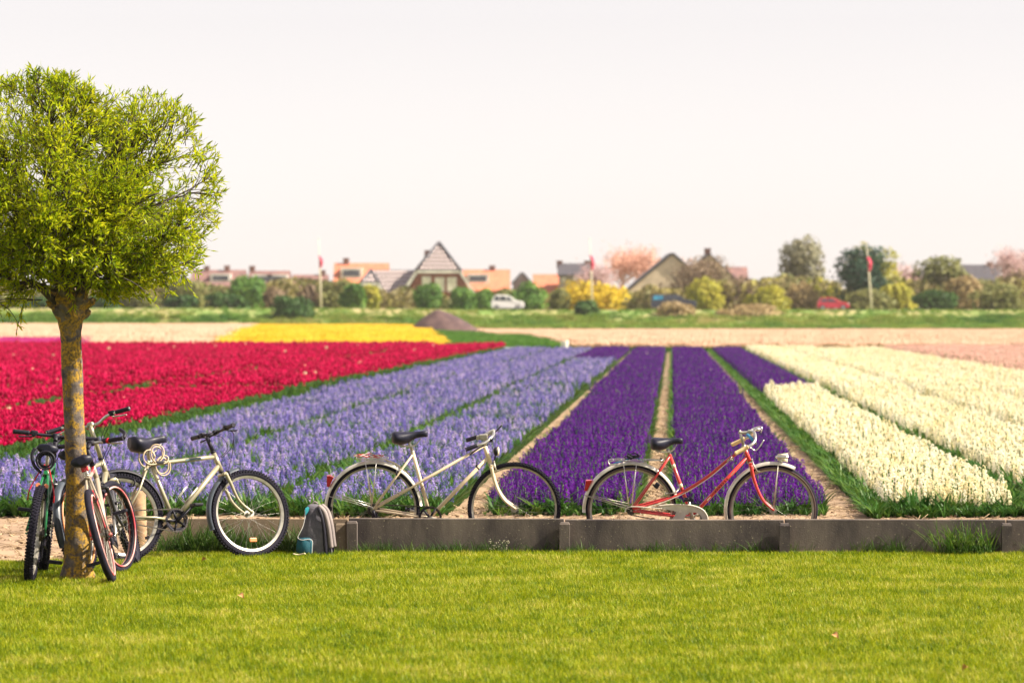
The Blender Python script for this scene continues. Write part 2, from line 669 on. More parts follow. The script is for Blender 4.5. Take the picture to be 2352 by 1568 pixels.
m_yel = leafmat('yellow_petal', [(0.68, 0.42, 0.012), (0.78, 0.53, 0.02), (0.82, 0.62, 0.05)], trans=0.35, nscale=0.15, patch=0.4)
m_pea = leafmat('peach_petal', [(0.66, 0.43, 0.28), (0.73, 0.52, 0.37), (0.78, 0.60, 0.45)], trans=0.35, nscale=0.10, patch=0.5)
m_mag = leafmat('magenta_petal', [(0.42, 0.015, 0.16), (0.55, 0.03, 0.25)], trans=0.35, nscale=0.15, patch=0.4)


def leaves(mb, n, h0, h1, w, spread, mi, rnd):
    for i in range(n):
        a = i * 2.4 + rnd.uniform(-0.5, 0.5)
        blade(mb, (0.012 * math.cos(a), 0.012 * math.sin(a), 0), a, rnd.uniform(h0, h1), w * rnd.uniform(0.8, 1.2), rnd.uniform(0.1, 0.3) * spread, rnd.uniform(0.25, 0.75) * spread, mi, seg=4)


def hyacinth(name, mat, seed, full=1.0, lf=(0.13, 0.20)):
    rnd = random.Random(seed)
    mb = MB()
    leaves(mb, 5, lf[0], lf[1], 0.022, 1.0, 0, rnd)
    mb.tube([(0, 0, 0), (0.004, 0, 0.2)], 0.006, 5, 0, smooth=True)
    tilt = Vector((rnd.uniform(-0.15, 0.15), rnd.uniform(-0.15, 0.15), 1))
    lv = 6
    for j in range(lv):
        t = j / (lv - 1)
        z = 0.105 + 0.108 * t * full
        rad = 0.022 * math.sqrt(max(0.04, 1 - (t * 1.0) ** 2.2)) + 0.004
        k = max(3, int(7 * (1 - 0.45 * t)))
        for i in range(k):
            a = 2 * math.pi * (i + 0.5 * (j % 2)) / k + rnd.uniform(-0.25, 0.25)
            c = Vector((math.cos(a) * rad, math.sin(a) * rad, z + rnd.uniform(-0.006, 0.006))) + Vector((tilt.x, tilt.y, 0)) * (z - 0.08)
            d = Vector((math.cos(a), math.sin(a), rnd.uniform(0.0, 0.5) + 0.9 * t)).normalized()
            u = d.orthogonal().normalized()
            w = d.cross(u)
            s = rnd.uniform(0.011, 0.017)
            ph = rnd.uniform(0, 6)
            vs = [c + d * 0.004]
            for q in range(10):
                rr = s if q % 2 == 0 else s * 0.38
                vs.append(c + (u * math.cos(ph + q * 0.628) + w * math.sin(ph + q * 0.628)) * rr + d * (0.004 if q % 2 else -0.004 + 0.5 * s * 0))
            mb.add(vs, [(0, q + 1, (q + 1) % 10 + 1) for q in range(10)], 1)
    return proto(name, mb.mesh(name, [m_stem, mat]))


def leafplant(name, seed, h=(0.14, 0.24), n=9, spread=1.2):
    rnd = random.Random(seed)
    mb = MB()
    leaves(mb, n, h[0], h[1], 0.028, spread, 0, rnd)
    return proto(name, mb.mesh(name, m_stem))


def tulip(name, mat, seed, h=0.36):
    rnd = random.Random(seed)
    mb = MB()
    leaves(mb, 4, 0.16, 0.26, 0.04, 0.8, 0, rnd)
    tx, ty = rnd.uniform(-0.03, 0.03), rnd.uniform(-0.03, 0.03)
    mb.tube([(0, 0, 0), (tx * 0.4, ty * 0.4, h * 0.5), (tx, ty, h - 0.05)], 0.005, 5, 0)
    for q in range(6):
        a = q * math.pi / 3 + rnd.uniform(-0.1, 0.1)
        d = Vector((math.cos(a), math.sin(a), 0))
        s = Vector((-d.y, d.x, 0))
        b0 = Vector((tx, ty, h - 0.055))
        rin = 0.026 if q % 2 else 0.031
        op = rnd.uniform(0.8, 1.15)
        vs = [b0, b0 + d * rin * 0.95 - s * 0.019 + Vector((0, 0, 0.02)), b0 + d * rin * 0.95 + s * 0.019 + Vector((0, 0, 0.02)),
              b0 + d * rin * op - s * 0.017 + Vector((0, 0, 0.045)), b0 + d * rin * op + s * 0.017 + Vector((0, 0, 0.045)), b0 + d * rin * 0.75 * op + Vector((0, 0, 0.068))]
        mb.add(vs, [(0, 2, 1), (1, 2, 4, 3), (3, 4, 5)], 1, True)
    return proto(name, mb.mesh(name, [m_stem, mat]))


def tulip_clump(name, mat, seed, size=1.0, h=0.36, n=46):
    """a square metre of tulips far off, each a simple cup over its leaves"""
    rnd = random.Random(seed)
    mb = MB()
    for i in range(n):
        x, y = rnd.uniform(-size / 2, size / 2), rnd.uniform(-size / 2, size / 2)
        hh = h + rnd.uniform(-0.05, 0.05)
        r = rnd.uniform(0.04, 0.058)
        ring = [(x + r * math.cos(a) * f, y + r * math.sin(a) * f, hh + z) for z, f in ((-0.06, 0.5), (0.0, 1.0), (0.035, 0.6)) for a in (0, 1.57, 3.14, 4.71)]
        fs = [(q, (q + 1) % 4, 4 + (q + 1) % 4, 4 + q) for q in range(4)] + [(4 + q, 4 + (q + 1) % 4, 8 + (q + 1) % 4, 8 + q) for q in range(4)] + [(8, 9, 10, 11)]
        mb.add(ring, fs, 1)
        a = rnd.uniform(0, 6.28)
        blade(mb, (x, y, 0), a, 0.28, 0.07, 0.15, 0.4, 0, seg=2)
    return proto(name, mb.mesh(name, [m_stem, mat]))


lav_p = [hyacinth('lavender_hyacinth_%d' % i, m_lav, 20 + i, 0.95) for i in range(4)]
pur_p = [hyacinth('purple_hyacinth_%d' % i, m_pur, 30 + i, 1.0, (0.09, 0.145)) for i in range(4)]
whi_p = [hyacinth('white_hyacinth_%d' % i, m_whi, 40 + i, 1.0, (0.09, 0.145)) for i in range(4)]
pnk_p = [hyacinth('salmon_hyacinth_%d' % i, m_pink, 50 + i, 1.0, (0.09, 0.145)) for i in range(2)]
red_p = [tulip('red_tulip_%d' % i, m_red, 60 + i) for i in range(4)]
lef_p = [leafplant('bulb_leaves_%d' % i, 70 + i) for i in range(3)]
strayt = tulip('pale_stray_tulip', m_pea, 66, 0.38)
yel_p = [tulip_clump('yellow_tulips_%d' % i, m_yel, 80 + i) for i in range(2)]
pea_p = [tulip_clump('peach_tulips_%d' % i, m_pea, 90 + i) for i in range(2)]
mag_p = [tulip_clump('magenta_tulips_%d' % i, m_mag, 95 + i) for i in range(1)]


def inview(x, y, marg=230):
    px = 1176 + x / (K * y)
    return -marg < px < W0 + marg


def bed(name, u0, u1, y0, y1, protos, label, cat, sp=0.1, leafy=0.0, size=1.0, leafprot=True, edge=0.0, rowjit=0.03, gaps=0.0, hvar=0.13, stray=None, sprob=0.0015):
    """a bed of the bulb field: plants in rows along the row direction"""
    rnd = np.random.default_rng(abs(hash((round(u0, 2), round(y0, 1)))) % 100000 + 7)
    nr = max(1, int((u1 - u0) / sp))
    P_, S_, I_, Ro = [], [], [], []
    nf = len(protos)
    y = y0
    far = 0
    while y < y1:
        step = sp if y < 80 else sp * 1.5
        for r in range(nr):
            u = u0 + (r + 0.5) * (u1 - u0) / nr + rnd.normal(0, rowjit)
            yy = y + rnd.uniform(-0.5, 0.5) * step
            x = u + ROWX * yy
            if not inview(x, yy):
                continue
            s = size * (1 + rnd.normal(0, hvar)) * (1 if y < 80 else 1.25)
            nzv = mnoise.noise(Vector((x * 0.9, yy * 0.45, u0)))
            if gaps and nzv + 0.6 * rnd.uniform(-1, 1) < -gaps:
                continue
            isleaf = rnd.random() < leafy * (0.6 + 2.2 * max(0, nzv + 0.15)) if leafy else False
            uu = (u - u0) / (u1 - u0)
            if edge and (yy < y0 + edge or uu < 0.02 or uu > 0.98) and rnd.random() < 0.55:
                isleaf = True
            s *= 1 + 0.14 * mnoise.noise(Vector((x * 0.5, yy * 0.22, 3)))
            P_.append((x, yy, Z_SOIL))
            if stray and rnd.random() < sprob:
                I_.append(nf + (len(lef_p) if leafprot else 0))
            else:
                I_.append(nf + int(rnd.integers(0, len(lef_p))) if isleaf and leafprot else int(rnd.integers(0, nf)))
            S_.append((s, s, s * rnd.uniform(0.9, 1.1)))
            Ro.append((rnd.normal(0, 0.08), rnd.normal(0, 0.08), rnd.uniform(0, 6.28)))
        y += step
    return scatter(name, P_, Ro, S_, I_, protos + (lef_p if leafprot else []) + ([stray] if stray else []), label, cat)


Y0 = 35.75
YE = 187.0
bed('lavender_bed', -3.62, -2.10, Y0, 142, lav_p, 'bed of lavender blue hyacinths beside the sandy path to the dark purple bed', 'flower bed', leafy=0.42, edge=0.4, gaps=0.65, stray=pur_p[0], sprob=0.002)
bed('lavender_bed', -5.62, -3.92, Y0, YE, lav_p, 'middle one of three lavender blue hyacinth beds', 'flower bed', leafy=0.32, edge=0.4, gaps=0.8)
bed('lavender_bed', -7.65, -5.92, Y0 - 0.1, YE, lav_p, 'lavender blue hyacinth bed bordering the red tulips', 'flower bed', leafy=0.3, edge=0.4, gaps=0.8)
bed('purple_bed', -3.62, -2.10, 142.3, YE, pur_p, 'short dark purple bed end at the far end of a lavender bed', 'flower bed', size=1.05)
bed('purple_bed', -1.72, -0.36, Y0, YE, pur_p, 'dark purple hyacinth bed left of the central sandy path', 'flower bed', sp=0.092, edge=0.12, size=1.0, stray=whi_p[0], sprob=0.0006)
bed('purple_bed', 0.04, 1.42, Y0, YE, pur_p, 'dark purple hyacinth bed right of the central sandy path, behind the red bicycle', 'flower bed', sp=0.092, edge=0.12, size=1.0, stray=whi_p[0], sprob=0.0006)
bed('purple_bed', 1.98, 3.2, 83.9, YE, pur_p, 'dark purple bed beyond the end of the nearest white bed', 'flower bed', sp=0.1)
bed('white_bed', 1.98, 3.18, Y0 - 0.2, 83.6, whi_p, 'nearest creamy white hyacinth bed, ending in a purple one', 'flower bed', sp=0.09, edge=0.2, size=1.18)
bed('white_bed', 3.56, 5.02, Y0 - 0.2, YE, whi_p, 'second creamy white hyacinth bed from the purple ones', 'flower bed', sp=0.095, edge=0.2, size=1.18)
bed('white_bed', 5.38, 6.72, 40, YE, whi_p, 'third creamy white hyacinth bed from the purple ones', 'flower bed', sp=0.105, size=1.15)
bed('white_bed', 7.1, 8.35, 60, YE, whi_p, 'fourth creamy white hyacinth bed from the purple ones', 'flower bed', sp=0.115)
bed('white_bed', 8.65, 9.95, 75, YE, whi_p, 'farthest creamy white hyacinth bed, beside the salmon bed', 'flower bed', sp=0.12)
bed('salmon_bed', 10.2, 20, 85, YE, pnk_p, 'salmon pink flower bed at the right edge of the white beds', 'flower bed', sp=0.2, size=1.35)
bed('red_tulip_bed', -10.85, -8.1, 45, YE, red_p, 'red tulip bed nearest to the lavender beds', 'flower bed', sp=0.115, leafprot=False, size=0.95, hvar=0.08, stray=strayt, sprob=0.002, gaps=0.85)
bed('red_tulip_bed', -40, -11.4, 58, YE - 0.5, red_p, 'broad red tulip bed on the far side of a dark gap', 'flower bed', sp=0.145, leafprot=False, size=1.05, hvar=0.08, stray=strayt, sprob=0.0012, gaps=0.9)


def strip(name, u0, u1, y0, y1, label, sp=0.11, size=0.8, d=1.0):
    rnd = np.random.default_rng(int(abs(u0) * 1000) + int(y0))
    P_, S_, I_, Ro = [], [], [], []
    y = y0
    while y < y1:
        st = sp * (1 if y < 90 else 1.8)
        for r in range(max(1, int((u1 - u0) / sp))):
            if rnd.random() > d:
                continue
            u = rnd.uniform(u0, u1)
            x = u + ROWX * y
            if not inview(x, y):
                continue
            P_.append((x, y + rnd.uniform(-.1, .1), Z_SOIL))
            s = size * rnd.uniform(0.75, 1.2)
            S_.append((s, s, s))
            I_.append(int(rnd.integers(0, 3)))
            Ro.append((rnd.normal(0, .15), rnd.normal(0, .15), rnd.uniform(0, 6.28)))
        y += st
    return scatter(name, P_, Ro, S_, I_, lef_p, label, 'leaves')


strip('leaf_strip', 1.80, 2.0, Y0 - 0.6, YE, 'dark green leaf strip down the left side of the nearest white bed', sp=0.075, size=0.86)
strip('leaf_strip', 3.2, 3.55, Y0 - 0.6, YE, 'green leaf strip between the first and second white beds', sp=0.09, size=0.85, d=0.95)
strip('leaf_strip', 5.0, 5.3, 40, YE, 'green leaf strip between the second and third white beds', sp=0.1, size=0.82, d=0.95)
strip('leaf_strip', 0.0, 0.05, Y0, YE, 'thin green leaf strip on the right side of the central path', sp=0.05, size=0.55, d=0.9)
strip('leaf_strip', -0.36, -0.31, Y0, YE, 'thin green leaf strip on the left side of the central path', sp=0.05, size=0.5, d=0.6)
strip('leaf_strip', -8.12, -7.62, 38, YE, 'green leaf strip between lavender hyacinths and red tulips', sp=0.1, size=0.95)
strip('leaf_strip', -3.92, -3.6, Y0, YE, 'green leaves in the gap between two lavender beds', sp=0.13, size=0.9, d=0.8)
strip('leaf_strip', -5.92, -5.62, Y0, YE, 'green leaves in the gap beside the middle lavender bed', sp=0.13, size=0.9, d=0.8)
strip('leaf_strip', -2.14, -2.08, Y0, 140, 'green leaves leaning over the sandy path from a lavender bed', sp=0.06, size=0.6, d=0.6)
# leaf fringe along the near ends of the beds
fringe_pts, fr, fs_, fi = [], [], [], []
rnd = np.random.default_rng(77)
for u0, u1, n_, s0, ya in ((-8.5, -2.1, 430, 0.9, Y0 - 0.35), (-1.75, 1.45, 150, 0.42, Y0 - 0.16), (1.8, 6.5, 470, 0.62, Y0 - 0.5), (-12, -8, 60, 1.0, Y0 + 1)):
    for i in range(n_):
        u = rnd.uniform(u0, u1)
        if -0.34 < u < 0.02:
            continue
        y = ya + abs(rnd.normal(0, 0.25))
        s = s0 * rnd.uniform(0.7, 1.25)
        fringe_pts.append((u + ROWX * y, y, Z_SOIL))
        fr.append((rnd.normal(0, .2), rnd.normal(0, .2), rnd.uniform(0, 6.28)))
        fs_.append((s, s, s))
        fi.append(int(rnd.integers(0, 3)))
scatter('leaf_fringe', fringe_pts, fr, fs_, fi, lef_p, 'dark green bulb leaves along the near ends of the flower beds', 'leaves')

# clods and straw on the strip of soil behind the wall and on the bare ground at the left
m_clod = leafmat('soil_clod', [(0.18, 0.12, 0.07), (0.34, 0.24, 0.15), (0.50, 0.38, 0.24)], trans=0.0, nscale=2, patch=0.3, rough=0.95)
clods = []
for k in range(3):
    mb = MB()
    rings = []
    for z, s in ((-0.3, 0.7), (0.0, 1.0), (0.35, 0.75), (0.5, 0.3)):
        rings.append([Vector((math.cos(a) * s * R.uniform(0.7, 1.2), math.sin(a) * s * R.uniform(0.7, 1.2), z)) * 0.02 for a in [i * 6.283 / 6 for i in range(6)]])
    mb.loft(rings, smooth=False)
    clods.append(proto('clod_%d' % k, mb.mesh('clod', m_clod)))
for k in range(2):
    mb = MB()
    for i in range(3):
        a = R.uniform(0, 6.28)
        c = Vector((R.uniform(-.03, .03), R.uniform(-.03, .03), 0.008))
        d = Vector((math.cos(a), math.sin(a), R.uniform(-.05, .25)))
        mb.tube([c - d * 0.05, c + d * 0.05], 0.0022, 3)
    clods.append(proto('straw_%d' % k, mb.mesh('straw', m_clod)))
cp = []
for i in range(9000):
    x = rnd.uniform(-5.2, 5.2)
    y = 28.2 + 9 * rnd.random() ** 1.0
    if y > lawn_y(x) + 0.12 and inview(x, y):
        cp.append((x, y, soil_z(x, y)))
for i in range(5000):
    u = rnd.uniform(-0.32, 0.0) if i % 2 else (rnd.uniform(1.45, 1.75) if i % 4 else rnd.uniform(-1.98, -1.74))
    y = 36 + 60 * rnd.random() ** 1.5
    cp.append((u + ROWX * y, y, Z_SOIL))
n = len(cp)
ss = rnd.lognormal(-0.2, 0.45, n)
scatter('soil_clods', cp, np.c_[rnd.normal(0, .3, n), rnd.normal(0, .3, n), rnd.uniform(0, 6.28, n)], np.c_[ss, ss, ss * 0.7], rnd.integers(0, 5, n), clods,
        'crumbs of dry soil and bits of straw on the bare strip behind the wall', 'soil clods')

# far fields -----------------------------------------------------------------
def clump_field(name, poly, protos, label, sp=0.8, hs=1.0, rows=None):
    """poly: pixels of the ground corners are not used; poly is a function (x,y)->bool over the terrain"""
    rnd = np.random.default_rng(len(name) * 31)
    (x0, x1, y0, y1, test) = poly
    P_, S_, I_, Ro = [], [], [], []
    y = y0
    while y < y1:
        x = x0
        while x < x1:
            xx, yy = x + rnd.uniform(-.3, .3) * sp, y + rnd.uniform(-.3, .3) * sp
            if inview(xx, yy, 130) and test(xx, yy):
                P_.append((xx, yy, ground_z(xx, yy)))
                s = rnd.uniform(0.95, 1.2) * sp / 0.8
                S_.append((s, s, hs * rnd.uniform(0.85, 1.2)))
                I_.append(int(rnd.integers(0, len(protos))))
                Ro.append((0, 0, rnd.uniform(0, 6.28)))
            x += sp
        y += sp
    return scatter(name, P_, Ro, S_, I_, protos, label, 'flower field')


def pxg(x, y):
    return 1176 + x / (K * y)


# yellow tulips in broad beds behind the red ones
def yel_test(x, y):
    u = x - ROWX * 0.55 * (y - 190)
    p = pxg(x, y)
    if p < 500 or p > 1015 - (y - 190) * 0.25 * (1 if y < 260 else 1.0):
        return False
    if y > 205 and p < 500 + (y - 205) * 0.55:
        return False
    return ((u + 60) % 3.1) > 0.42


clump_field('yellow_tulip_field', (-40, 2, 190, 372, yel_test), yel_p, 'bright yellow tulip beds beyond the red tulips')
clump_field('peach_tulip_field', (-70, 0, 190, 385, lambda x, y: (pxg(x, y) < 498 or (y > 206 and pxg(x, y) < 496 + (y - 205) * 0.55)) and not (pxg(x, y) < 205 and y < 226)), pea_p,
            'pale peach tulip field on the far left beyond the red tulips', sp=0.95)
clump_field('magenta_tulip_field', (-40, 0, 190, 224, lambda x, y: pxg(x, y) < 200), mag_p, 'small strip of magenta tulips at the far left edge', sp=0.9)
clump_field('peach_tulip_field', (-10, 70, 190, 374, lambda x, y: pxg(x, y) > 1330 - (y - 190) * 1.1 - (60 if y > 300 else 0)), pea_p,
            'wide pale peach tulip field beyond the white and purple beds', sp=0.95)
# green crop between, and pale sheet
m_crop = leafmat('green_crop', [(0.03, 0.10, 0.02), (0.07, 0.17, 0.025), (0.13, 0.24, 0.03)], trans=0.3, nscale=0.3, patch=0.5)
mb = MB()
for i in range(60):
    blade(mb, (R.uniform(-.5, .5), R.uniform(-.5, .5), 0), R.uniform(0, 6.28), R.uniform(.25, .5), .1, .2, .5, 0, seg=2)
crop_p = [proto('crop_clump', mb.mesh('crop_clump', m_crop))]
clump_field('green_crop', (-14, 8, 192, 330, lambda x, y: 1010 - (y - 192) * 0.6 < pxg(x, y) < 1325 - (y - 192) * 1.05), crop_p, 'low green crop between the yellow tulips and the peach field', sp=0.8)
m_sheet = pmat('pale_plastic_sheet', (0.42, 0.40, 0.45), (0.3, 0.3, 0.35), scale=1.5, rough=0.35)
mb = MB()
for i, yy in enumerate((191.2, 192.5, 193.8)):
    A = P(1082 + 10 * i, 790, yy)
    B = P(1190 - 12 * i, 790, yy)
    path = [Vector((A.x + (B.x - A.x) * t, yy, Z_SOIL + 0.02 + 0.03 * math.sin(t * 20 + i))) for t in [j / 14 for j in range(15)]]
    mb.tube(path, 0.2, 12, flat=(1, 1))
o = mb.build('plastic_tunnel', m_sheet)
tag(o, 'pale plastic crop tunnels lying at the far end of the red tulips', 'crop tunnel')
mb = MB()
m_whitebox = pmat('white_plastic', (0.82, 0.80, 0.76), (0.7, 0.68, 0.64), scale=4, rough=0.5)
rings = []
for z, r in ((0, 0.15), (0.02, 0.16), (0.50, 0.185), (0.53, 0.195), (0.55, 0.19)):
    rings.append([Vector((r * math.cos(a), r * math.sin(a), z)) for a in [i * 6.283 / 16 for i in range(16)]])
mb.loft(rings)
A = P(1297, 790, 189.5)
o = mb.build('white_barrel', m_whitebox, None, (A.x, 189.5, Z_SOIL))
tag(o, 'small white plastic barrel at the far end of the lavender beds', 'barrel')
# heap of dark earth
m_heap = pmat('dark_earth', (0.105, 0.062, 0.06), (0.06, 0.034, 0.038), scale=1.2, rough=0.98, bump=0.8, bscale=4)
mb = MB()
A = P(1022, 755, 335)
gr = 26
vs = []
for j in range(gr + 1):
    for i in range(gr + 1):
        x, y = (i / gr - 0.5) * 8.0, (j / gr - 0.5) * 6
        d = math.hypot(x / 3.6, y / 2.7)
        z = 2.15 * max(0, 1 - d ** 1.35) + 0.18 * mnoise.noise(Vector((x, y, 2))) * max(0, 1.1 - d) - 0.03
        vs.append((x - 0.25 * z, y, z))
fs = [(j * (gr + 1) + i, j * (gr + 1) + i + 1, (j + 1) * (gr + 1) + i + 1, (j + 1) * (gr + 1) + i) for j in range(gr) for i in range(gr)]
mb.add(vs, fs, smooth=True)
o = mb.build('earth_heap', m_heap, None, (A.x, 335, ground_z(A.x, 335) + 0.0))
tag(o, 'dark brown heap of earth beyond the yellow tulips', 'heap')

# ------------------------------------------------------------------ dike with road
DY = 470.0


def dike_top(x):
    return 2.42 + 0.22 * sstep(0, -25, x)


mb = MB()
prof = [(DY - 6, 0.0), (DY, 0.02), (DY + 4, 0.55), (DY + 9, 1.5), (DY + 13, 2.25), (DY + 15.5, 2.42), (DY + 38, 2.42), (DY + 46, 2.0), (2500, 2.0)]
xs = [-800, -300, -150] + list(range(-90, 91, 2)) + [150, 300, 800]
vs = []
for (y, z) in prof:
    for x in xs:
        zz = z * dike_top(x) / 2.42 + (0.16 * mnoise.noise(Vector((x * 0.3, y * 0.4, 0))) if 0.2 < z < 2.3 and y < 500 else 0)
        vs.append((x, y, zz - 0.02))
nx = len(xs)
fs = [(j * nx + i, j * nx + i + 1, (j + 1) * nx + i + 1, (j + 1) * nx + i) for j in range(len(prof) - 1) for i in range(nx - 1)]
mb.add(vs, fs, smooth=True)
m_dike = pmat('dike_grass', (0.13, 0.22, 0.035), (0.34, 0.28, 0.12), scale=0.22, rough=0.95, detail=8, lo=0.38, hi=0.6)
tag(mb.build('dike', m_dike), 'grassy dike that carries the road across the background', 'dike', kind='structure')
m_bank = leafmat('bank_grass', [(0.04, 0.14, 0.025), (0.13, 0.25, 0.035), (0.24, 0.30, 0.05), (0.42, 0.34, 0.14)], trans=0.3, nscale=0.10, patch=0.6)
mb = MB()
for i in range(50):
    blade(mb, (R.uniform(-.7, .7), R.uniform(-.5, .5), 0), R.uniform(0, 6.28), R.uniform(.3, .75), .13, .25, .5, 0, seg=2)
bank_p = [proto('bank_clump', mb.mesh('bank_clump', m_bank))]
P_, S_, Ro = [], [], []
for i in range(3600):
    x = R.uniform(-75, 75)
    y = R.uniform(DY - 3, DY + 14.5)
    yy = y
    for (ya, za), (yb, zb) in zip(prof, prof[1:]):
        if ya <= yy <= yb:
            z = za + (zb - za) * (yy - ya) / (yb - ya)
            break
    P_.append((x, y, z * dike_top(x) / 2.42 - 0.05))
    s = R.uniform(.7, 1.3) * (0.45 if y > DY + 9 else 1)
    S_.append((s, s, s * (1.0 + 0.6 * mnoise.noise(Vector((x * .2, y * .2, 0))))))
    Ro.append((0, 0, R.uniform(0, 6.28)))
scatter('bank_grass', P_, Ro, S_, [0] * len(P_), bank_p, 'rough green and straw coloured grass on the dike slope', 'grass')
m_asph = pmat('far_asphalt', (0.16, 0.15, 0.15), (0.11, 0.105, 0.105), scale=0.6, rough=0.9)
m_line = pmat('road_paint', (0.75, 0.74, 0.70), None, scale=3, rough=0.7)
ROAD_Y0, ROAD_Y1 = DY + 18, DY + 26
mb = MB()
vs = []
rx = list(range(-120, 121, 5))
for y in (ROAD_Y0, ROAD_Y1):
    for x in rx:
        vs.append((x, y, dike_top(x) + 0.004))
mb.add(vs, [(i, i + 1, len(rx) + i + 1, len(rx) + i) for i in range(len(rx) - 1)])
tag(mb.build('road', m_asph), 'grey asphalt road on top of the dike', 'road', kind='structure')
mb = MB()
for y in (ROAD_Y0 + 0.25, ROAD_Y1 - 0.4):
    vs = [(x, yy, dike_top(x) + 0.009) for yy in (y, y + 0.15) for x in rx]
    mb.add(vs, [(i, i + 1, len(rx) + i + 1, len(rx) + i) for i in range(len(rx) - 1)])
tag(mb.build('road_line', m_line), 'white edge lines of the road', 'road marking', kind='structure')

# ------------------------------------------------------------------ houses
def tiled(name, c1, c2, sx=0.42, sz=0.42):
    m, N, L = new_mat(name)
    out = N.new('ShaderNodeOutputMaterial')
    b = N.new('ShaderNodeBsdfPrincipled')
    b.inputs['Roughness'].default_value = 0.4
    L.new(b.outputs[0], out.inputs[0])
    tc = N.new('ShaderNodeTexCoord')
    br = N.new('ShaderNodeTexBrick')
    mp = N.new('ShaderNodeMapping')
    mp.inputs['Rotation'].default_value = (math.radians(90), 0, 0)
    L.new(tc.outputs['Object'], mp.inputs[0])
    L.new(mp.outputs[0], br.inputs['Vector'])
    br.inputs['Color1'].default_value = c4(c1)
    br.inputs['Color2'].default_value = c4(c1)
    br.inputs['Mortar'].default_value = c4(c2)
    br.inputs['Scale'].default_value = 1.0
    br.inputs['Brick Width'].default_value = sx
    br.inputs['Row Height'].default_value = sz
    br.inputs['Mortar Size'].default_value = 0.13
    L.new(br.outputs['Color'], b.inputs['Base Color'])
    return m


m_brick = pmat('red_brick_wall', (0.30, 0.115, 0.085), (0.21, 0.075, 0.06), scale=1.5, rough=0.9)
m_wtrim = pmat('white_trim', (0.78, 0.74, 0.68), None, scale=1, rough=0.6)
m_blind = pmat('white_blind', (0.80, 0.76, 0.64), None, scale=1, rough=0.7)
m_pane = pmat('dark_window_pane', (0.05, 0.055, 0.075), (0.09, 0.10, 0.13), scale=1.2, rough=0.1)
m_roofdark = tiled('glazed_dark_tiles', (0.74, 0.62, 0.58), (0.04, 0.03, 0.045), 0.58, 0.58)
m_darktile = pmat('dark_roof_tiles', (0.075, 0.07, 0.085), (0.05, 0.047, 0.06), scale=2, rough=0.6)  # dark tile colour with slight noise, the same on every slope
m_roofor = pmat('orange_roof_tiles', (0.60, 0.20, 0.11), (0.48, 0.15, 0.085), scale=1.6, rough=0.75)
m_roofbr = pmat('brown_roof_tiles', (0.24, 0.125, 0.11), (0.16, 0.085, 0.085), scale=1.2, rough=0.8)
m_wallgrey = pmat('grey_render', (0.34, 0.29, 0.27), (0.25, 0.22, 0.21), scale=1, rough=0.9)
m_wallcream = pmat('cream_render', (0.72, 0.58, 0.43), (0.56, 0.45, 0.33), scale=0.7, rough=0.9)
m_chim = pmat('chimney_brick', (0.22, 0.11, 0.09), None, scale=2, rough=0.9)


def hz(py, Y):
    return H - (py - HOR) * K * Y


def hx(px, Y):
    return (px - 1176) * K * Y


GZ = 2.0
# main house with two half-hipped gables
HYm = 560.0
house = thing('gable_house', 'red brick house with tall half-hipped tiled gable and white bargeboards', 'house', (hx(1007, HYm), HYm, GZ))
hc = Vector((hx(1007, HYm), HYm, GZ))


def hp(px, py, dy=0.0):
    return Vector((hx(px, HYm), HYm + dy, hz(py, HYm))) - hc


def gable(px0, pxa, px1, py_a, pxh0, pxh1, py_h, py_e, depth, roofm):
    """front wall, side slopes, half hip, white boards; pixel values"""
    pe0, pe1 = px0 + 7, px1 - 7
    mb = MB()
    slope = lambda px, pxc: 0
    front = [hp(pe0, 719), hp(pe1, 719), hp(pe1, py_e + 2), hp(pxh1 - 3, py_h + 3), hp(pxh0 + 3, py_h + 3), hp(pe0, py_e + 2)]
    mb.prism(front, (0, depth, 0))
    mb.build('wall', m_brick, house)
    mb = MB()
    t = Vector((0, -0.35, 0))
    for s, (pe, ph) in enumerate(((px0, pxh0), (px1, pxh1))):
        pts = [hp(pe, py_e) + t, hp(ph, py_h) + t, hp(pxa, py_a, 3.6), hp(pxa, py_a, depth), hp(pe, py_e, depth)]
        nrm = Vector((-1 if s == 0 else 1, 0, 1)).normalized() * 0.22
        if s == 1:
            pts = pts[::-1]
        mb.prism(pts, nrm)
    mb.build('roof', m_darktile, house)
    mb = MB()
    pts = [hp(pxh0 - 1, py_h) + t * 1.3, hp(pxh1 + 1, py_h) + t * 1.3, hp(pxa, py_a - 1, 3.55)]
    mb.prism(pts, (0, -0.12, 0.12))
    o = mb.build('hip_roof', roofm, house)
    mb = MB()
    for pv in (pxh0 - 3, pxh1 + 3):
        mb.tube([hp(pv, py_h) + t * 1.4, hp(pxa, py_a - 2, 3.4)], 0.26, 6)
    mb.build('verge', m_darktile, house)
    boards = []
    boards.append((hp(pxh0 - 2, py_h + 2), hp(pxh1 + 2, py_h + 2)))
    boards.append((hp(pxh0 - 1, py_h + 2), hp(px0 - 3, py_e + 3)))
    boards.append((hp(pxh1 + 1, py_h + 2), hp(px1 + 3, py_e + 3)))
    for a, b in boards:
        mb = MB()
        a, b = a + Vector((0, -0.5, 0)), b + Vector((0, -0.5, 0))
        d = b - a
        ang = math.atan2(d.z, d.x)
        mb.box((a + b) / 2, (d.length, 0.12, 0.42), M=Matrix.Rotation(-ang, 4, 'Y'))
        mb.build('bargeboard', m_wtrim, house)


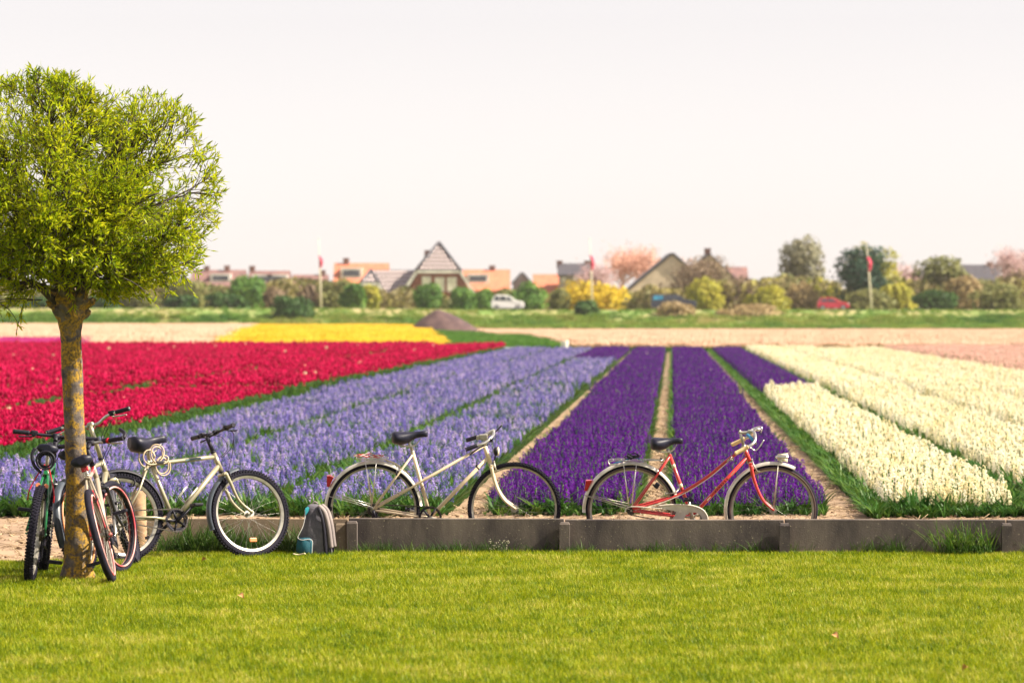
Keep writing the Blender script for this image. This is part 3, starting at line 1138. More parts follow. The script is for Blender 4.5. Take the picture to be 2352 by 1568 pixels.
gable(914, 1007, 1100, 558, 958, 1056, 622, 691, 13, m_roofdark)
gable(812, 850, 889, 622, 832, 867, 650, 686, 11, m_roofdark)
mb = MB()
mb.prism([hp(880, 719, .6), hp(930, 719, .6), hp(930, 686, .6), hp(880, 686, .6)], (0, 9, 0))
mb.build('wall', m_brick, house)
mb = MB()
mb.prism([hp(884, 686, 0.2), hp(934, 686, 0.2), hp(985, 622, 6.5), hp(845, 622, 6.5)], (0, 0.15, 0.2))
mb.build('roof', m_roofdark, house)
mb = MB()
mb.box((hp(888, 687) + hp(930, 687)) / 2 + Vector((0, 0, -0.02)), (hx(930, HYm) - hx(888, HYm), 0.15, 0.36))
mb.build('gutter', m_wtrim, house)
for (a, b, c, d) in ((969, 990, 635, 655), (999, 1021, 637, 669), (1027, 1049, 637, 670)):
    mb = MB()
    mb.box((hp(a, c) + hp(b, d)) / 2 + Vector((0, -0.04, 0)), (hx(b, HYm) - hx(a, HYm), 0.14, hz(c, HYm) - hz(d, HYm)))
    w = mb.build('window', m_wtrim, house)
    mb = MB()
    mb.box((hp(a, c) + hp(b, d)) / 2 + Vector((0, -0.10, 0)), (hx(b, HYm) - hx(a, HYm) - 0.3, 0.08, hz(c, HYm) - hz(d, HYm) - 0.3))
    mb.build('blind', m_blind, w)
for (a, b, c, d) in ((836, 850, 690, 704), (855, 872, 690, 704), (898, 910, 692, 704), (918, 928, 692, 706), (960, 975, 684, 706), (1035, 1050, 684, 706)):
    mb = MB()
    mb.box((hp(a, c) + hp(b, d)) / 2 + Vector((0, -0.04 if not 895 < a < 930 else 0.55, 0)), (hx(b, HYm) - hx(a, HYm), 0.14, hz(c, HYm) - hz(d, HYm)))
    w = mb.build('window', m_wtrim, house)
    mb = MB()
    mb.box((hp(a, c) + hp(b, d)) / 2 + Vector((0, -0.10 if not 895 < a < 930 else 0.49, 0)), ((hx(b, HYm) - hx(a, HYm)) * 0.6, 0.08, (hz(c, HYm) - hz(d, HYm)) * 0.6))
    mb.build('pane', m_pane, w)
mb = MB()
mb.box(hp(978, 585, 9), (0.8, 0.8, 1.6))
mb.build('chimney', m_chim, house)


def simple_house(label, px0, px1, pyr, pye, Y, roofm, wallm, depth=9, chim=(), dorm=(), wins=(), front_gable=False, name='house'):
    t = thing(name, label, 'house', (hx((px0 + px1) / 2, Y), Y, GZ))
    c = Vector(t.location)

    def q(px, py, dy=0.0):
        return Vector((hx(px, Y), Y + dy, hz(py, Y))) - c
    w = hx(px1, Y) - hx(px0, Y)
    zr, ze = hz(pyr, Y) - GZ, hz(pye, Y) - GZ
    mb = MB()
    if front_gable:
        pm = (px0 + px1) / 2
        mb.prism([q(px0 + 2, 719), q(px1 - 2, 719), q(px1 - 2, pye), q(pm, pyr + 2), q(px0 + 2, pye)], (0, depth, 0))
        mb.build('wall', wallm, t)
        mb = MB()
        for s, pe in ((-1, px0), (1, px1)):
            pts = [q(pe, pye + 1, -.3), q(pm, pyr, -.3), q(pm, pyr, depth + .3), q(pe, pye + 1, depth + .3)]
            mb.prism(pts if s < 0 else pts[::-1], Vector((s, 0, 1)).normalized() * 0.25)
        mb.build('roof', roofm, t)
    else:
        mb.box((0, depth / 2, ze / 2), (w - 0.4, depth - 0.6, ze))
        for s in (-1, 1):
            x = s * (w / 2 - 0.25)
            mb.poly([(x, 0.3, ze), (x, depth - 0.3, ze), (x, depth / 2, zr - 0.1)])
        mb.build('wall', wallm, t)
        mb = MB()
        for y0, y1 in ((-0.3, depth / 2), (depth + 0.3, depth / 2)):
            mb.prism([(-w / 2, y0, ze - 0.1), (w / 2, y0, ze - 0.1), (w / 2, y1, zr), (-w / 2, y1, zr)], (0, 0, 0.22))
        mb.build('roof', roofm, t)
        rf = lambda f: (-0.3 + (depth / 2 + 0.3) * f, ze + (zr - ze) * f)
        for px in dorm:
            x = q(px, pyr).x
            yy, zz = rf(0.35)
            hgt = (zr - ze) * 0.52
            mb = MB()
            mb.box((x, yy + 1.0, zz + hgt * 0.45), (3.4, 2.0, hgt))
            d = mb.build('dormer', m_wtrim, t)
            mb = MB()
            mb.box((x, yy - 0.02, zz + hgt * 0.5), (2.6, 0.1, hgt * 0.5))
            mb.build('pane', m_pane, d)
    for px, py in chim:
        mb = MB()
        z1 = hz(py, Y) - GZ
        dd = depth / 2
        mb.box((q(px, pyr).x, dd, (zr - 0.6 + z1) / 2), (0.9, 0.9, z1 - zr + 0.6))
        mb.box((q(px, pyr).x, dd, z1 + 0.08), (1.05, 1.05, 0.16))
        mb.build('chimney', m_chim, t)
    for (a, b, c0, d0, kind) in wins:
        mb = MB()
        ctr = (q(a, c0) + q(b, d0)) / 2
        ctr.y = -0.06 if front_gable else 0.24
        mb.box(ctr, (hx(b, Y) - hx(a, Y), 0.14, hz(c0, Y) - hz(d0, Y)))
        o = mb.build('window', m_wtrim if kind != 'dark' else m_pane, t)
        mb = MB()
        ctr.y -= 0.06
        mb.box(ctr, ((hx(b, Y) - hx(a, Y)) * .65, 0.1, (hz(c0, Y) - hz(d0, Y)) * .7))
        mb.build('pane', m_blind if kind == 'white' else m_pane, o)
    return t


simple_house('long brown roofed terrace just right of the willow crown', 436, 562, 622, 664, 640, m_roofbr, m_brick, chim=((470, 612), (517, 611)), dorm=(505,), wins=((455, 470, 668, 684, 'p'), (530, 545, 668, 684, 'p')))
simple_house('brown roofed house with a white dormer between terrace and orange roofed house', 568, 664, 624, 664, 632, m_roofbr, m_wallgrey, chim=((575, 612),), dorm=(600, 636), wins=((590, 604, 668, 684, 'p'),))
simple_house('low brown roofed house behind the leaning pole nearest the willow', 668, 752, 633, 668, 625, m_roofbr, m_brick, chim=((738, 622),), wins=((690, 705, 670, 684, 'p'),))
simple_house('bright orange roofed house with a grey dormer, behind the small tiled gable', 764, 892, 606, 660, 610, m_roofor, m_brick, chim=((792, 594),), dorm=(806,), depth=10)
simple_house('bright orange roofed house with a dormer, right of the tall gable', 1062, 1172, 621, 668, 600, m_roofor, m_brick, chim=((1130, 611),), dorm=(1098,), depth=10)
simple_house('small dark gabled house between two orange roofs', 1176, 1222, 627, 652, 620, m_darktile, m_wallgrey, front_gable=True, depth=8)
simple_house('small orange roofed house beside the grey house', 1224, 1284, 632, 672, 612, m_roofor, m_brick, depth=8)
simple_house('grey house with two round white attic windows', 1282, 1362, 607, 632, 604, m_darktile, m_wallgrey, depth=9, chim=((1286, 600), (1350, 600)), wins=((1290, 1299, 637, 647, 'white'), (1316, 1325, 637, 647, 'white')))
simple_house('cream barn with a long dark sloping roof beside the yellow bush', 1432, 1656, 583, 676, 540, m_darktile, m_wallcream, front_gable=True, depth=16, wins=((1452, 1464, 682, 700, 'dark'),), name='barn')
simple_house('cream gabled house with one dark attic window, behind the barn', 1566, 1692, 585, 644, 565, m_darktile, m_wallcream, front_gable=True, depth=12, chim=((1630, 571),), wins=((1640, 1655, 628, 646, 'dark'),))
simple_house('dark roofed house half hidden among bare trees behind the barn', 1655, 1720, 615, 650, 610, m_roofbr, m_wallgrey, depth=9)
simple_house('low grey house behind the trees at the right edge', 2200, 2300, 610, 650, 620, m_darktile, m_wallgrey, depth=9, chim=((2282, 603),))

# ------------------------------------------------------------------ trees and shrubs of the background
PAL = {
    'dark': [(0.020, 0.060, 0.020), (0.050, 0.115, 0.030), (0.100, 0.180, 0.040)],
    'green': [(0.047, 0.121, 0.027), (0.101, 0.216, 0.041), (0.203, 0.324, 0.054)],
    'olive': [(0.104, 0.117, 0.046), (0.195, 0.208, 0.065), (0.312, 0.286, 0.104)],
    'yellowgreen': [(0.180, 0.195, 0.030), (0.360, 0.345, 0.045), (0.570, 0.495, 0.075)],
    'yellow': [(0.286, 0.234, 0.026), (0.598, 0.442, 0.026), (0.806, 0.598, 0.039)],
    'tan': [(0.260, 0.182, 0.104), (0.416, 0.312, 0.156), (0.546, 0.429, 0.208)],
    'brown': [(0.143, 0.098, 0.072), (0.247, 0.176, 0.117), (0.364, 0.273, 0.156)],
    'greygreen': [(0.143, 0.143, 0.104), (0.247, 0.240, 0.156), (0.364, 0.325, 0.195)],
    'evergreen': [(0.008, 0.035, 0.026), (0.018, 0.060, 0.036), (0.040, 0.095, 0.045)],
    'pink': [(0.494, 0.247, 0.195), (0.650, 0.364, 0.273), (0.754, 0.481, 0.351)],
    'mauve': [(0.338, 0.208, 0.221), (0.468, 0.312, 0.312), (0.572, 0.403, 0.377)],
}
m_bark = pmat('tree_bark', (0.16, 0.12, 0.09), (0.09, 0.07, 0.055), scale=3, rough=0.95)


def plant(label, px, py0, py1, wpx, pal, Y, name='shrub', cat='shrub', n=2400, shape='round', sparse=1.0, leaf=0.33, seed=0, depth=0.8):
    rnd = random.Random(seed * 77 + int(px) * 3 + int(py0))
    x = hx(px, Y)
    z0, z1 = hz(py1, Y), hz(py0, Y)
    hw = wpx / 2 * K * Y * 1.12
    t = thing(name, label, cat, (x, Y, z0))
    hgt = z1 - z0
    mb = MB()
    lob = []
    nl = 9 if shape != 'cone' else 7
    for i in range(nl):
        a = rnd.uniform(0, 6.28)
        f = rnd.uniform(0.15, 0.62)
        if shape == 'cone':
            zz = (i + 0.5) / nl
            lob.append((Vector((math.cos(a) * hw * 0.25 * (1 - zz), math.sin(a) * hw * 0.25, hgt * (0.12 + 0.8 * zz))), hw * (1.02 - 0.8 * zz), hgt * 0.2))
        else:
            zz = rnd.uniform(0.3, 0.78)
            lob.append((Vector((math.cos(a) * hw * f, math.sin(a) * hw * f * depth, hgt * zz)), hw * rnd.uniform(0.36, 0.55), hgt * rnd.uniform(0.18, 0.27)))
    if shape != 'cone':
        lob.append((Vector((0, 0, hgt * 0.5)), hw * 0.72, hgt * 0.45))
        lob.append((Vector((0, 0, hgt * 0.22)), hw * 0.8, hgt * 0.22))
        lob.append((Vector((rnd.uniform(-.2, .2) * hw, 0, hgt * 0.78)), hw * 0.5, hgt * 0.24))
    for i in range(int(n * sparse)):
        c, rx, rz = lob[rnd.randrange(len(lob))]
        d = Vector((rnd.gauss(0, 1), rnd.gauss(0, 1), rnd.gauss(0, 1))).normalized()
        f = rnd.uniform(0.6, 1.12)
        p = c + Vector((d.x * rx * f, d.y * rx * f * depth, d.z * rz * f))
        if p.z < -0.1:
            continue
        nrm = (d + Vector((rnd.uniform(-.8, .8), rnd.uniform(-.8, .8), rnd.uniform(-.5, .9)))).normalized()
        u = nrm.orthogonal().normalized()
        w = nrm.cross(u)
        a = rnd.uniform(0, 6.28)
        u2 = u * math.cos(a) + w * math.sin(a)
        w2 = nrm.cross(u2)
        s = leaf * rnd.uniform(0.6, 1.3)
        mb.add([p - u2 * s, p - w2 * s * 0.55, p + u2 * s, p + w2 * s * 0.55 + nrm * s * 0.2], [(0, 1, 2), (0, 2, 3)])
    o = mb.build('foliage', leafmat('foliage_' + pal, PAL[pal], trans=0.35, nscale=0.5, inst=False, patch=0.5, nscale2=0.35), t)
    o['kind'] = 'stuff'
    mb = MB()
    mb.tube([(0, 0, -0.5), (0.1 * hw, 0, hgt * 0.3), (-0.05 * hw, 0.1, hgt * 0.7)], [max(0.06, hw * 0.07), max(0.05, hw * 0.055), 0.03], 7)
    for i in range(6):
        a = rnd.uniform(0, 6.28)
        mb.tube([(0.05 * hw, 0, hgt * rnd.uniform(.15, .35)), (math.cos(a) * hw * .35, math.sin(a) * hw * .3, hgt * .5), (math.cos(a) * hw * .7, math.sin(a) * hw * .5, hgt * rnd.uniform(.6, .85))], [hw * 0.035, hw * 0.025, 0.015], 5)
    mb.build('trunk', m_bark, t)
    return t


def bare_tree(label, px, py0, py1, wpx, pal, Y, seed, budn=2000):
    """tree still without leaves: many fine twigs with reddish buds"""
    rnd = random.Random(seed)
    t = thing('bare_tree', label, 'tree', (hx(px, Y), Y, hz(py1, Y)))
    hgt = hz(py0, Y) - hz(py1, Y)
    hw = wpx / 2 * K * Y
    mb = MB()
    tips = []

    def grow(p, d, l, r, lev):
        n = 3
        q = p
        path, rads = [p], [r]
        for i in range(n):
            d = (d + Vector((rnd.gauss(0, .13), rnd.gauss(0, .13), rnd.gauss(0.05, .08)))).normalized()
            q = q + d * l / n
            path.append(q)
            rads.append(r * (1 - 0.4 * (i + 1) / n))
        mb.tube(path, rads, 4 if lev else 6, cap=False)
        if lev >= 4:
            tips.append((path[-1], d))
            tips.append((path[-2], d))
            return
        for i in range(3):
            e = (d + Vector((rnd.gauss(0, .55) * hw / hgt * 2.6, rnd.gauss(0, .5), rnd.uniform(0, .35)))).normalized()
            grow(path[-1 - (i % 2)], e, l * rnd.uniform(.62, .8), r * 0.55, lev + 1)
    grow(Vector((0, 0, -0.5)), Vector((0, 0, 1)), hgt * 0.30, hgt * 0.022, 0)
    mb.build('trunk', pmat('bark_' + pal, PAL[pal][0], None, scale=3, rough=0.95), t)
    b2 = MB()
    for i in range(budn):
        p, d = rnd.choice(tips)
        p = p + Vector((rnd.gauss(0, .8), rnd.gauss(0, .8), rnd.gauss(0, .8)))
        s = rnd.uniform(.10, .26)
        u = Vector((rnd.gauss(0, 1), rnd.gauss(0, 1), rnd.gauss(0, 1))).normalized()
        w = u.orthogonal().normalized()
        b2.add([p - u * s, p - w * s * .6, p + u * s, p + w * s * .6], [(0, 1, 2, 3)])
    o = b2.build('foliage', leafmat('buds_' + pal, PAL[pal], trans=0.3, nscale=.5, inst=False, patch=.5, nscale2=.3), t)
    o['kind'] = 'stuff'
    return t


BG = 'shrubs and trees along the dike road'
PL = [
    # label, px, top, bottom, width, palette, Y, name, extra
    ('dark shrub behind the willow trunk, nearest to it on the right', 240, 678, 722, 78, 'dark', 500, 'shrub', {}),
    ('brownish hedge shrub low beside the dark shrub near the willow', 318, 672, 722, 120, 'olive', 506, 'shrub', {}),
    ('dark shrub left of the willow trunk on the dike', 95, 682, 725, 100, 'dark', 500, 'shrub', {}),
    ('olive shrub at the far left edge under the willow crown', 20, 676, 722, 110, 'olive', 506, 'shrub', {}),
    ('olive tree whose top peeps out below the willow crown', 425, 640, 722, 110, 'olive', 510, 'tree', {}),
    ('dark green spreading shrub between olive tree and rounded green tree', 512, 673, 726, 104, 'dark', 492, 'shrub', {}),
    ('dark small shrub under the olive tree', 415, 680, 726, 80, 'dark', 494, 'shrub', {}),
    ('rounded mid green tree right of the willow', 563, 634, 720, 88, 'green', 505, 'tree', {}),
    ('bare brown shrub right of the rounded green tree', 628, 662, 716, 64, 'brown', 508, 'shrub', {'sparse': 0.7}),
    ('dark green bush lowest on the dike slope, left of the leaning pole', 668, 682, 745, 112, 'dark', 478, 'bush', {}),
    ('yellowish loose tree behind the leaning pole nearest the willow', 775, 640, 718, 110, 'olive', 512, 'tree', {'sparse': 0.75}),
    ('greyish loose shrub left of the leaning pole nearest the willow', 715, 655, 716, 60, 'brown', 515, 'shrub', {'sparse': 0.7}),
    ('dense green shrub beside the small tiled gable', 812, 652, 716, 66, 'green', 500, 'shrub', {}),
    ('yellow green shrub right against the small tiled gable', 846, 656, 716, 50, 'yellowgreen', 505, 'shrub', {}),
    ('dense green bush in front of the tall gable, under its left window', 986, 652, 716, 70, 'green', 505, 'bush', {}),
    ('dense green bush in front of the tall gable, at its right corner', 1064, 660, 716, 66, 'green', 505, 'bush', {}),
    ('small green bush between the tall gable and the white van', 1113, 664, 716, 48, 'green', 508, 'bush', {}),
    ('dark green bush right of the white van', 1216, 648, 718, 90, 'green', 503, 'bush', {'n': 1500}),
    ('big rounded bright yellow bush behind the middle pole', 1352, 644, 718, 178, 'yellow', 515, 'bush', {'n': 1900}),
    ('small dark bush on the dike slope at the foot of the middle pole', 1348, 691, 730, 62, 'dark', 480, 'bush', {}),
    ('yellow and brown shrub in front of the barn gable', 1622, 638, 718, 100, 'yellowgreen', 512, 'shrub', {}),
    ('loose brown shrub hiding the middle of the barn', 1590, 588, 714, 165, 'brown', 524, 'shrub', {'sparse': 1.15, 'leaf': 0.24}),
    ('brown shrub right of the yellow brown one by the barn', 1688, 634, 716, 110, 'brown', 520, 'shrub', {'sparse': 0.8}),
    ('yellow green rounded bush right of the barn', 1762, 656, 722, 104, 'yellowgreen', 505, 'bush', {}),
    ('tan tussock hedge on the dike edge, right of the black car', 1722, 699, 738, 160, 'tan', 481, 'bush', {}),
    ('brown tussock on the dike edge in front of the black car', 1556, 692, 738, 100, 'tan', 480, 'bush', {'n': 800}),
    ('tall grey green tree left of the dark evergreen', 1846, 541, 716, 138, 'greygreen', 540, 'tree', {'n': 2600, 'leaf': 0.34}),
    ('mid green bush under the tall grey green tree', 1800, 630, 716, 90, 'olive', 530, 'bush', {}),
    ('tan shrub behind the red car', 1838, 650, 718, 100, 'tan', 512, 'shrub', {'sparse': 0.8}),
    ('yellow green shrub left of the dark evergreen', 1880, 640, 718, 70, 'yellowgreen', 520, 'shrub', {}),
    ('dark blue green evergreen tree behind the right hand pole', 1968, 566, 718, 146, 'evergreen', 510, 'tree', {'n': 3000, 'leaf': 0.34}),
    ('bright yellow green tree standing behind the dark evergreen', 2000, 560, 716, 126, 'yellowgreen', 530, 'tree', {'n': 2200}),
    ('olive hedge shrub at the foot of the right hand pole', 1996, 664, 720, 120, 'olive', 500, 'shrub', {}),
    ('yellow green shrub right of the right hand pole', 2065, 650, 720, 100, 'yellowgreen', 506, 'shrub', {'sparse': 0.8}),
    ('broad olive brown tree right of the evergreen', 2162, 590, 716, 140, 'olive', 520, 'tree', {'n': 2600}),
    ('dark green bush under the broad olive brown tree', 2150, 668, 722, 100, 'dark', 498, 'bush', {}),
    ('tan loose shrub beside the broad olive brown tree', 2218, 634, 720, 90, 'tan', 510, 'shrub', {'sparse': 0.8}),
    ('olive hedge at the right edge of the dike', 2300, 648, 722, 130, 'olive', 505, 'shrub', {'n': 1600}),
    ('brown bush behind the olive hedge at the right edge', 2345, 620, 720, 100, 'brown', 525, 'bush', {'sparse': 0.8}),
    ('grey green shrub behind the white van', 1165, 664, 716, 70, 'olive', 515, 'shrub', {'sparse': .8}),
    ('dark shrub at the foot of the grey house', 1285, 665, 716, 46, 'olive', 512, 'shrub', {}),
]
for i, (lab, px, a, b, w, pal, Y, nm, ex) in enumerate(PL):
    t = plant(lab, px, a, b, w, pal, Y, name=nm, cat='tree' if nm == 'tree' else 'shrub', seed=i, **ex)
    t['group'] = BG
mb = MB()
rnd = random.Random(51)
for i in range(24000):
    x = rnd.uniform(-82, 82)
    y = rnd.uniform(516, 534)
    hh = 2.9 + 1.2 * sstep(-12, -20, x) + 0.5 * sstep(14, 22, x) + 1.5 * mnoise.noise(Vector((x * 0.12, 3, 0))) + 1.0 * mnoise.noise(Vector((x * 0.45, 8, 0))) + 1.1 * sstep(18, 40, x) - 0.9 * sstep(-26, -4, x) * (1 - sstep(2, 12, x))
    z = 2.0 + max(0.5, hh) * rnd.random() ** 0.7
    s_ = rnd.uniform(0.25, 0.55)
    n_ = Vector((rnd.gauss(0, 1), rnd.gauss(-.6, .8), rnd.gauss(.3, .8))).normalized()
    u_ = n_.orthogonal().normalized()
    w_ = n_.cross(u_)
    p_ = Vector((x, y, z))
    mb.add([p_ - u_ * s_, p_ - w_ * s_ * .6, p_ + u_ * s_, p_ + w_ * s_ * .6], [(0, 1, 2, 3)])
o = mb.build('hedgerow', leafmat('hedgerow_leaf', [(0.03, 0.075, 0.02), (0.13, 0.15, 0.035), (0.20, 0.16, 0.08), (0.32, 0.28, 0.06), (0.13, 0.21, 0.03)], trans=0.25, nscale=0.13, inst=False, patch=0.75, nscale2=0.4))
tag(o, 'long tangled hedgerow behind the dike road, merging into one mass', 'hedge', kind='stuff')

for lab, px, a, b, w, pal, Y, sd in (
    ('tall pinkish bare tree, right one of the pair behind the middle pole', 1468, 533, 715, 96, 'pink', 575, 3),
    ('tall pinkish bare tree, left one of the pair behind the middle pole', 1424, 540, 715, 86, 'pink', 580, 4),
    ('mauve bare tree behind the grey house', 1386, 585, 715, 110, 'mauve', 570, 5),
    ('small pinkish bare tree behind the barn roof', 1530, 572, 715, 90, 'pink', 585, 9),
    ('bare grey tree right of the evergreen', 2085, 596, 715, 70, 'mauve', 560, 6),
    ('thin bare tree at the right edge', 2318, 560, 715, 60, 'mauve', 560, 7),
    ('tall bare tree cut by the right edge', 2352, 545, 715, 70, 'mauve', 565, 8),
):
    bare_tree(lab, px, a, b, w, pal, Y, sd)['group'] = BG

# poles with red head
m_pole = pmat('pale_pole_paint', (0.72, 0.64, 0.50), (0.6, 0.53, 0.4), scale=3, rough=0.6)
m_flag = pmat('red_flag_cloth', (0.68, 0.05, 0.11), (0.5, 0.03, 0.08), scale=4, rough=0.8)
m_flagw = pmat('white_flag_cloth', (0.8, 0.76, 0.72), None, scale=4, rough=0.8)
for lab, pxb, pyb, pxt, pyt, fl0, fl1, Y in (
    ('pale leaning flagpole nearest the willow, with a small faded flag', 738, 712, 732, 548, 588, 616, 487),
    ('pale flagpole with a furled red flag, in front of the yellow bush', 1361, 716, 1355, 548, 586, 622, 486),
    ('pale leaning flagpole with a furled red flag, in front of the dark evergreen', 2003, 716, 1990, 556, 590, 624, 487),
):
    A, B = P(pxb, pyb, Y), P(pxt, pyt, Y)
    t = thing('flagpole', lab, 'flagpole', A, group='flagpoles along the dike')
    d = B - A
    mb = MB()
    mb.tube([(0, 0, -0.3), d * 0.55, d * 0.72, d], [0.14, 0.11, 0.05, 0.04], 10)
    mb.ring(d, (0, 0, 1), 0.06, 0.05, 8, 6)
    mb.build('pole', m_pole, t)
    f0, f1 = (pyb - fl0) / (pyb - pyt), (pyb - fl1) / (pyb - pyt)
    mb = MB()
    rings = []
    for j in range(9):
        f = f0 + (f1 - f0) * j / 8
        rr = 0.17 * math.sin(math.pi * (0.12 + 0.8 * j / 8)) + 0.07
        c = d * f + Vector((0.22, -0.05, 0)) * math.sin(math.pi * j / 8)
        rings.append([c + Vector((math.cos(a) * rr * (1 + .25 * math.sin(3 * a + j)), math.sin(a) * rr * 0.8 * (1 + .25 * math.sin(3 * a)), 0)) for a in [q * 6.283 / 12 for q in range(12)]])
    mb.loft(rings)
    mb.build('flag', m_flag, t)
    mb = MB()
    c = d * (f0 * 0.55 + f1 * 0.45)
    c = c + Vector((0.1, -0.1, 0))
    mb.tube([c, c + d * 0.03, c + d * 0.05], [0.14, 0.12, 0.05], 10)
    mb.build('flag', m_flagw, t)

# ------------------------------------------------------------------ cars on the dike road
m_tyre_far = pmat('car_tyre', (0.02, 0.02, 0.022), None, scale=5, rough=0.9)
m_rimfar = pmat('car_rim', (0.5, 0.5, 0.52), None, scale=5, rough=0.3, metal=0.8)
m_glass = pmat('car_glass', (0.03, 0.035, 0.05), (0.06, 0.07, 0.09), scale=2, rough=0.05)
m_lamp = pmat('car_lamp', (0.85, 0.82, 0.75), None, scale=5, rough=0.1)


def car(name, label, cat, px0, px1, pyb, Y, body, profile, windows, hgt):
    """profile: outline points (0..1 along, 0..1 up) of the body seen from the side; drives to the right"""
    x0, x1 = hx(px0, Y), hx(px1, Y)
    L_ = x1 - x0
    zb = dike_top((x0 + x1) / 2) + 0.005
    t = thing(name, label, cat, ((x0 + x1) / 2, Y, zb), group='cars on the dike road')
    wdt = 1.75
    mb = MB()
    rings = []
    for yv, s, dz in ((-wdt / 2, 0.97, 0.0), (-wdt / 2 + 0.12, 1, 0.02), (wdt / 2 - 0.12, 1, 0.02), (wdt / 2, 0.97, 0)):
        rings.append([Vector(((u - 0.5) * L_ * s, yv + (0.16 * max(0, (v - 0.5)) * (-1 if yv > 0 else 1)), 0.22 + (v * (hgt - 0.22) + dz) * (s if v > .2 else 1))) for u, v in profile])
    mb.loft(rings, smooth=False)
    mb.build('body', body, t)
    for (pts) in windows:
        for s in (-1, 1):
            mb = MB()
            q = [Vector(((u - 0.5) * L_ * 0.985, s * (wdt / 2 + 0.012) - s * 0.16 * max(0, v - 0.5), 0.22 + v * (hgt - 0.22))) for u, v in pts]
            mb.prism(q, (0, -s * 0.03, 0))
            mb.build('window', m_glass, t)
    for u in (0.17, 0.80):
        for s in (-1, 1):
            mb = MB()
            c = Vector(((u - 0.5) * L_, s * (wdt / 2 - 0.08), 0.31))
            mb.disc((0, 0, 0), (0, 1, 0), 0.31, 0.2, 20)
            w = mb.build('wheel', m_tyre_far, t, c)
            mb = MB()
            mb.disc((0, s * 0.11, 0), (0, 1, 0), 0.2, 0.03, 14)
            mb.build('rim', m_rimfar, w)
    for s in (-1, 1):
        mb = MB()
        mb.bbox((0.455 * L_, s * 0.62, 0.22 + 0.42 * (hgt - 0.22)), (0.32, 0.36, 0.2), 0.05)
        mb.build('headlight', m_lamp, t)
    return t


hatch = [(0.01, 0.05), (0.0, 0.35), (0.03, 0.62), (0.10, 0.95), (0.2, 1.0), (0.45, 1.0), (0.56, 0.93), (0.72, 0.62), (0.93, 0.50), (0.99, 0.36), (1.0, 0.08), (0.9, 0.0), (0.1, 0.0)]
CARY = DY + 21.0
car('car', 'white compact van driving past the tall gabled house', 'car', 1128, 1204, 711, CARY, pmat('white_car_paint', (0.80, 0.78, 0.75), (0.74, 0.72, 0.70), rough=0.25, coat=0.5), hatch,
    [[(0.08, 0.60), (0.12, 0.92), (0.24, 0.93), (0.24, 0.60)], [(0.27, 0.60), (0.27, 0.93), (0.44, 0.93), (0.46, 0.60)], [(0.49, 0.60), (0.48, 0.92), (0.55, 0.88), (0.66, 0.61)]], 1.86)
car('car', 'small red car in front of the dark evergreen', 'car', 1876, 1950, 716, CARY, pmat('red_car_paint', (0.55, 0.02, 0.045), (0.45, 0.015, 0.035), rough=0.25, coat=0.5), [(u, v * 0.98) for u, v in hatch],
    [[(0.10, 0.62), (0.14, 0.9), (0.30, 0.92), (0.30, 0.62)], [(0.33, 0.62), (0.33, 0.92), (0.48, 0.90), (0.62, 0.62)]], 1.55)
suv = [(0.0, 0.08), (0.0, 0.6), (0.03, 0.96), (0.1, 1.0), (0.55, 1.0), (0.62, 0.95), (0.74, 0.64), (0.95, 0.55), (1.0, 0.4), (1.0, 0.1), (0.92, 0.0), (0.08, 0.0)]
car('car', 'black off-road car half behind the brown tussock, in front of the barn', 'car', 1494, 1600, 708, CARY, pmat('black_car_paint', (0.012, 0.016, 0.03), (0.018, 0.022, 0.04), rough=0.2, coat=0.6), suv,
    [[(0.05, 0.62), (0.06, 0.92), (0.26, 0.93), (0.26, 0.62)], [(0.29, 0.62), (0.29, 0.93), (0.45, 0.93), (0.45, 0.62)], [(0.48, 0.62), (0.48, 0.93), (0.57, 0.92), (0.67, 0.63)]], 1.95)
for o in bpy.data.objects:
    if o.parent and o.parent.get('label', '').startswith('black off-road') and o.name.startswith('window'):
        o.data.materials[0] = pmat('painted_reflection_glass', (0.05, 0.33, 0.52), (0.03, 0.2, 0.36), scale=2, rough=0.1)  # blue reflection is painted into this pane's base colour
        break

# ------------------------------------------------------------------ haze: one closed box of even thin air round everything
hm, HN, HL = new_mat('thin_haze')
ho = HN.new('ShaderNodeOutputMaterial')
hv = HN.new('ShaderNodeVolumePrincipled')
hv.inputs['Color'].default_value = (1.0, 0.95, 0.90, 1)
hv.inputs['Density'].default_value = 0.00009
hv.inputs['Anisotropy'].default_value = 0.2
HL.new(hv.outputs[0], ho.inputs['Volume'])
mb = MB()
mb.box((0, 3000, 6.6), (8800, 7000, 16.0))
tag(mb.build('haze', hm), 'thin pale spring haze over the fields', 'haze', kind='stuff')

# ------------------------------------------------------------------ pollard willow
m_bark2 = None


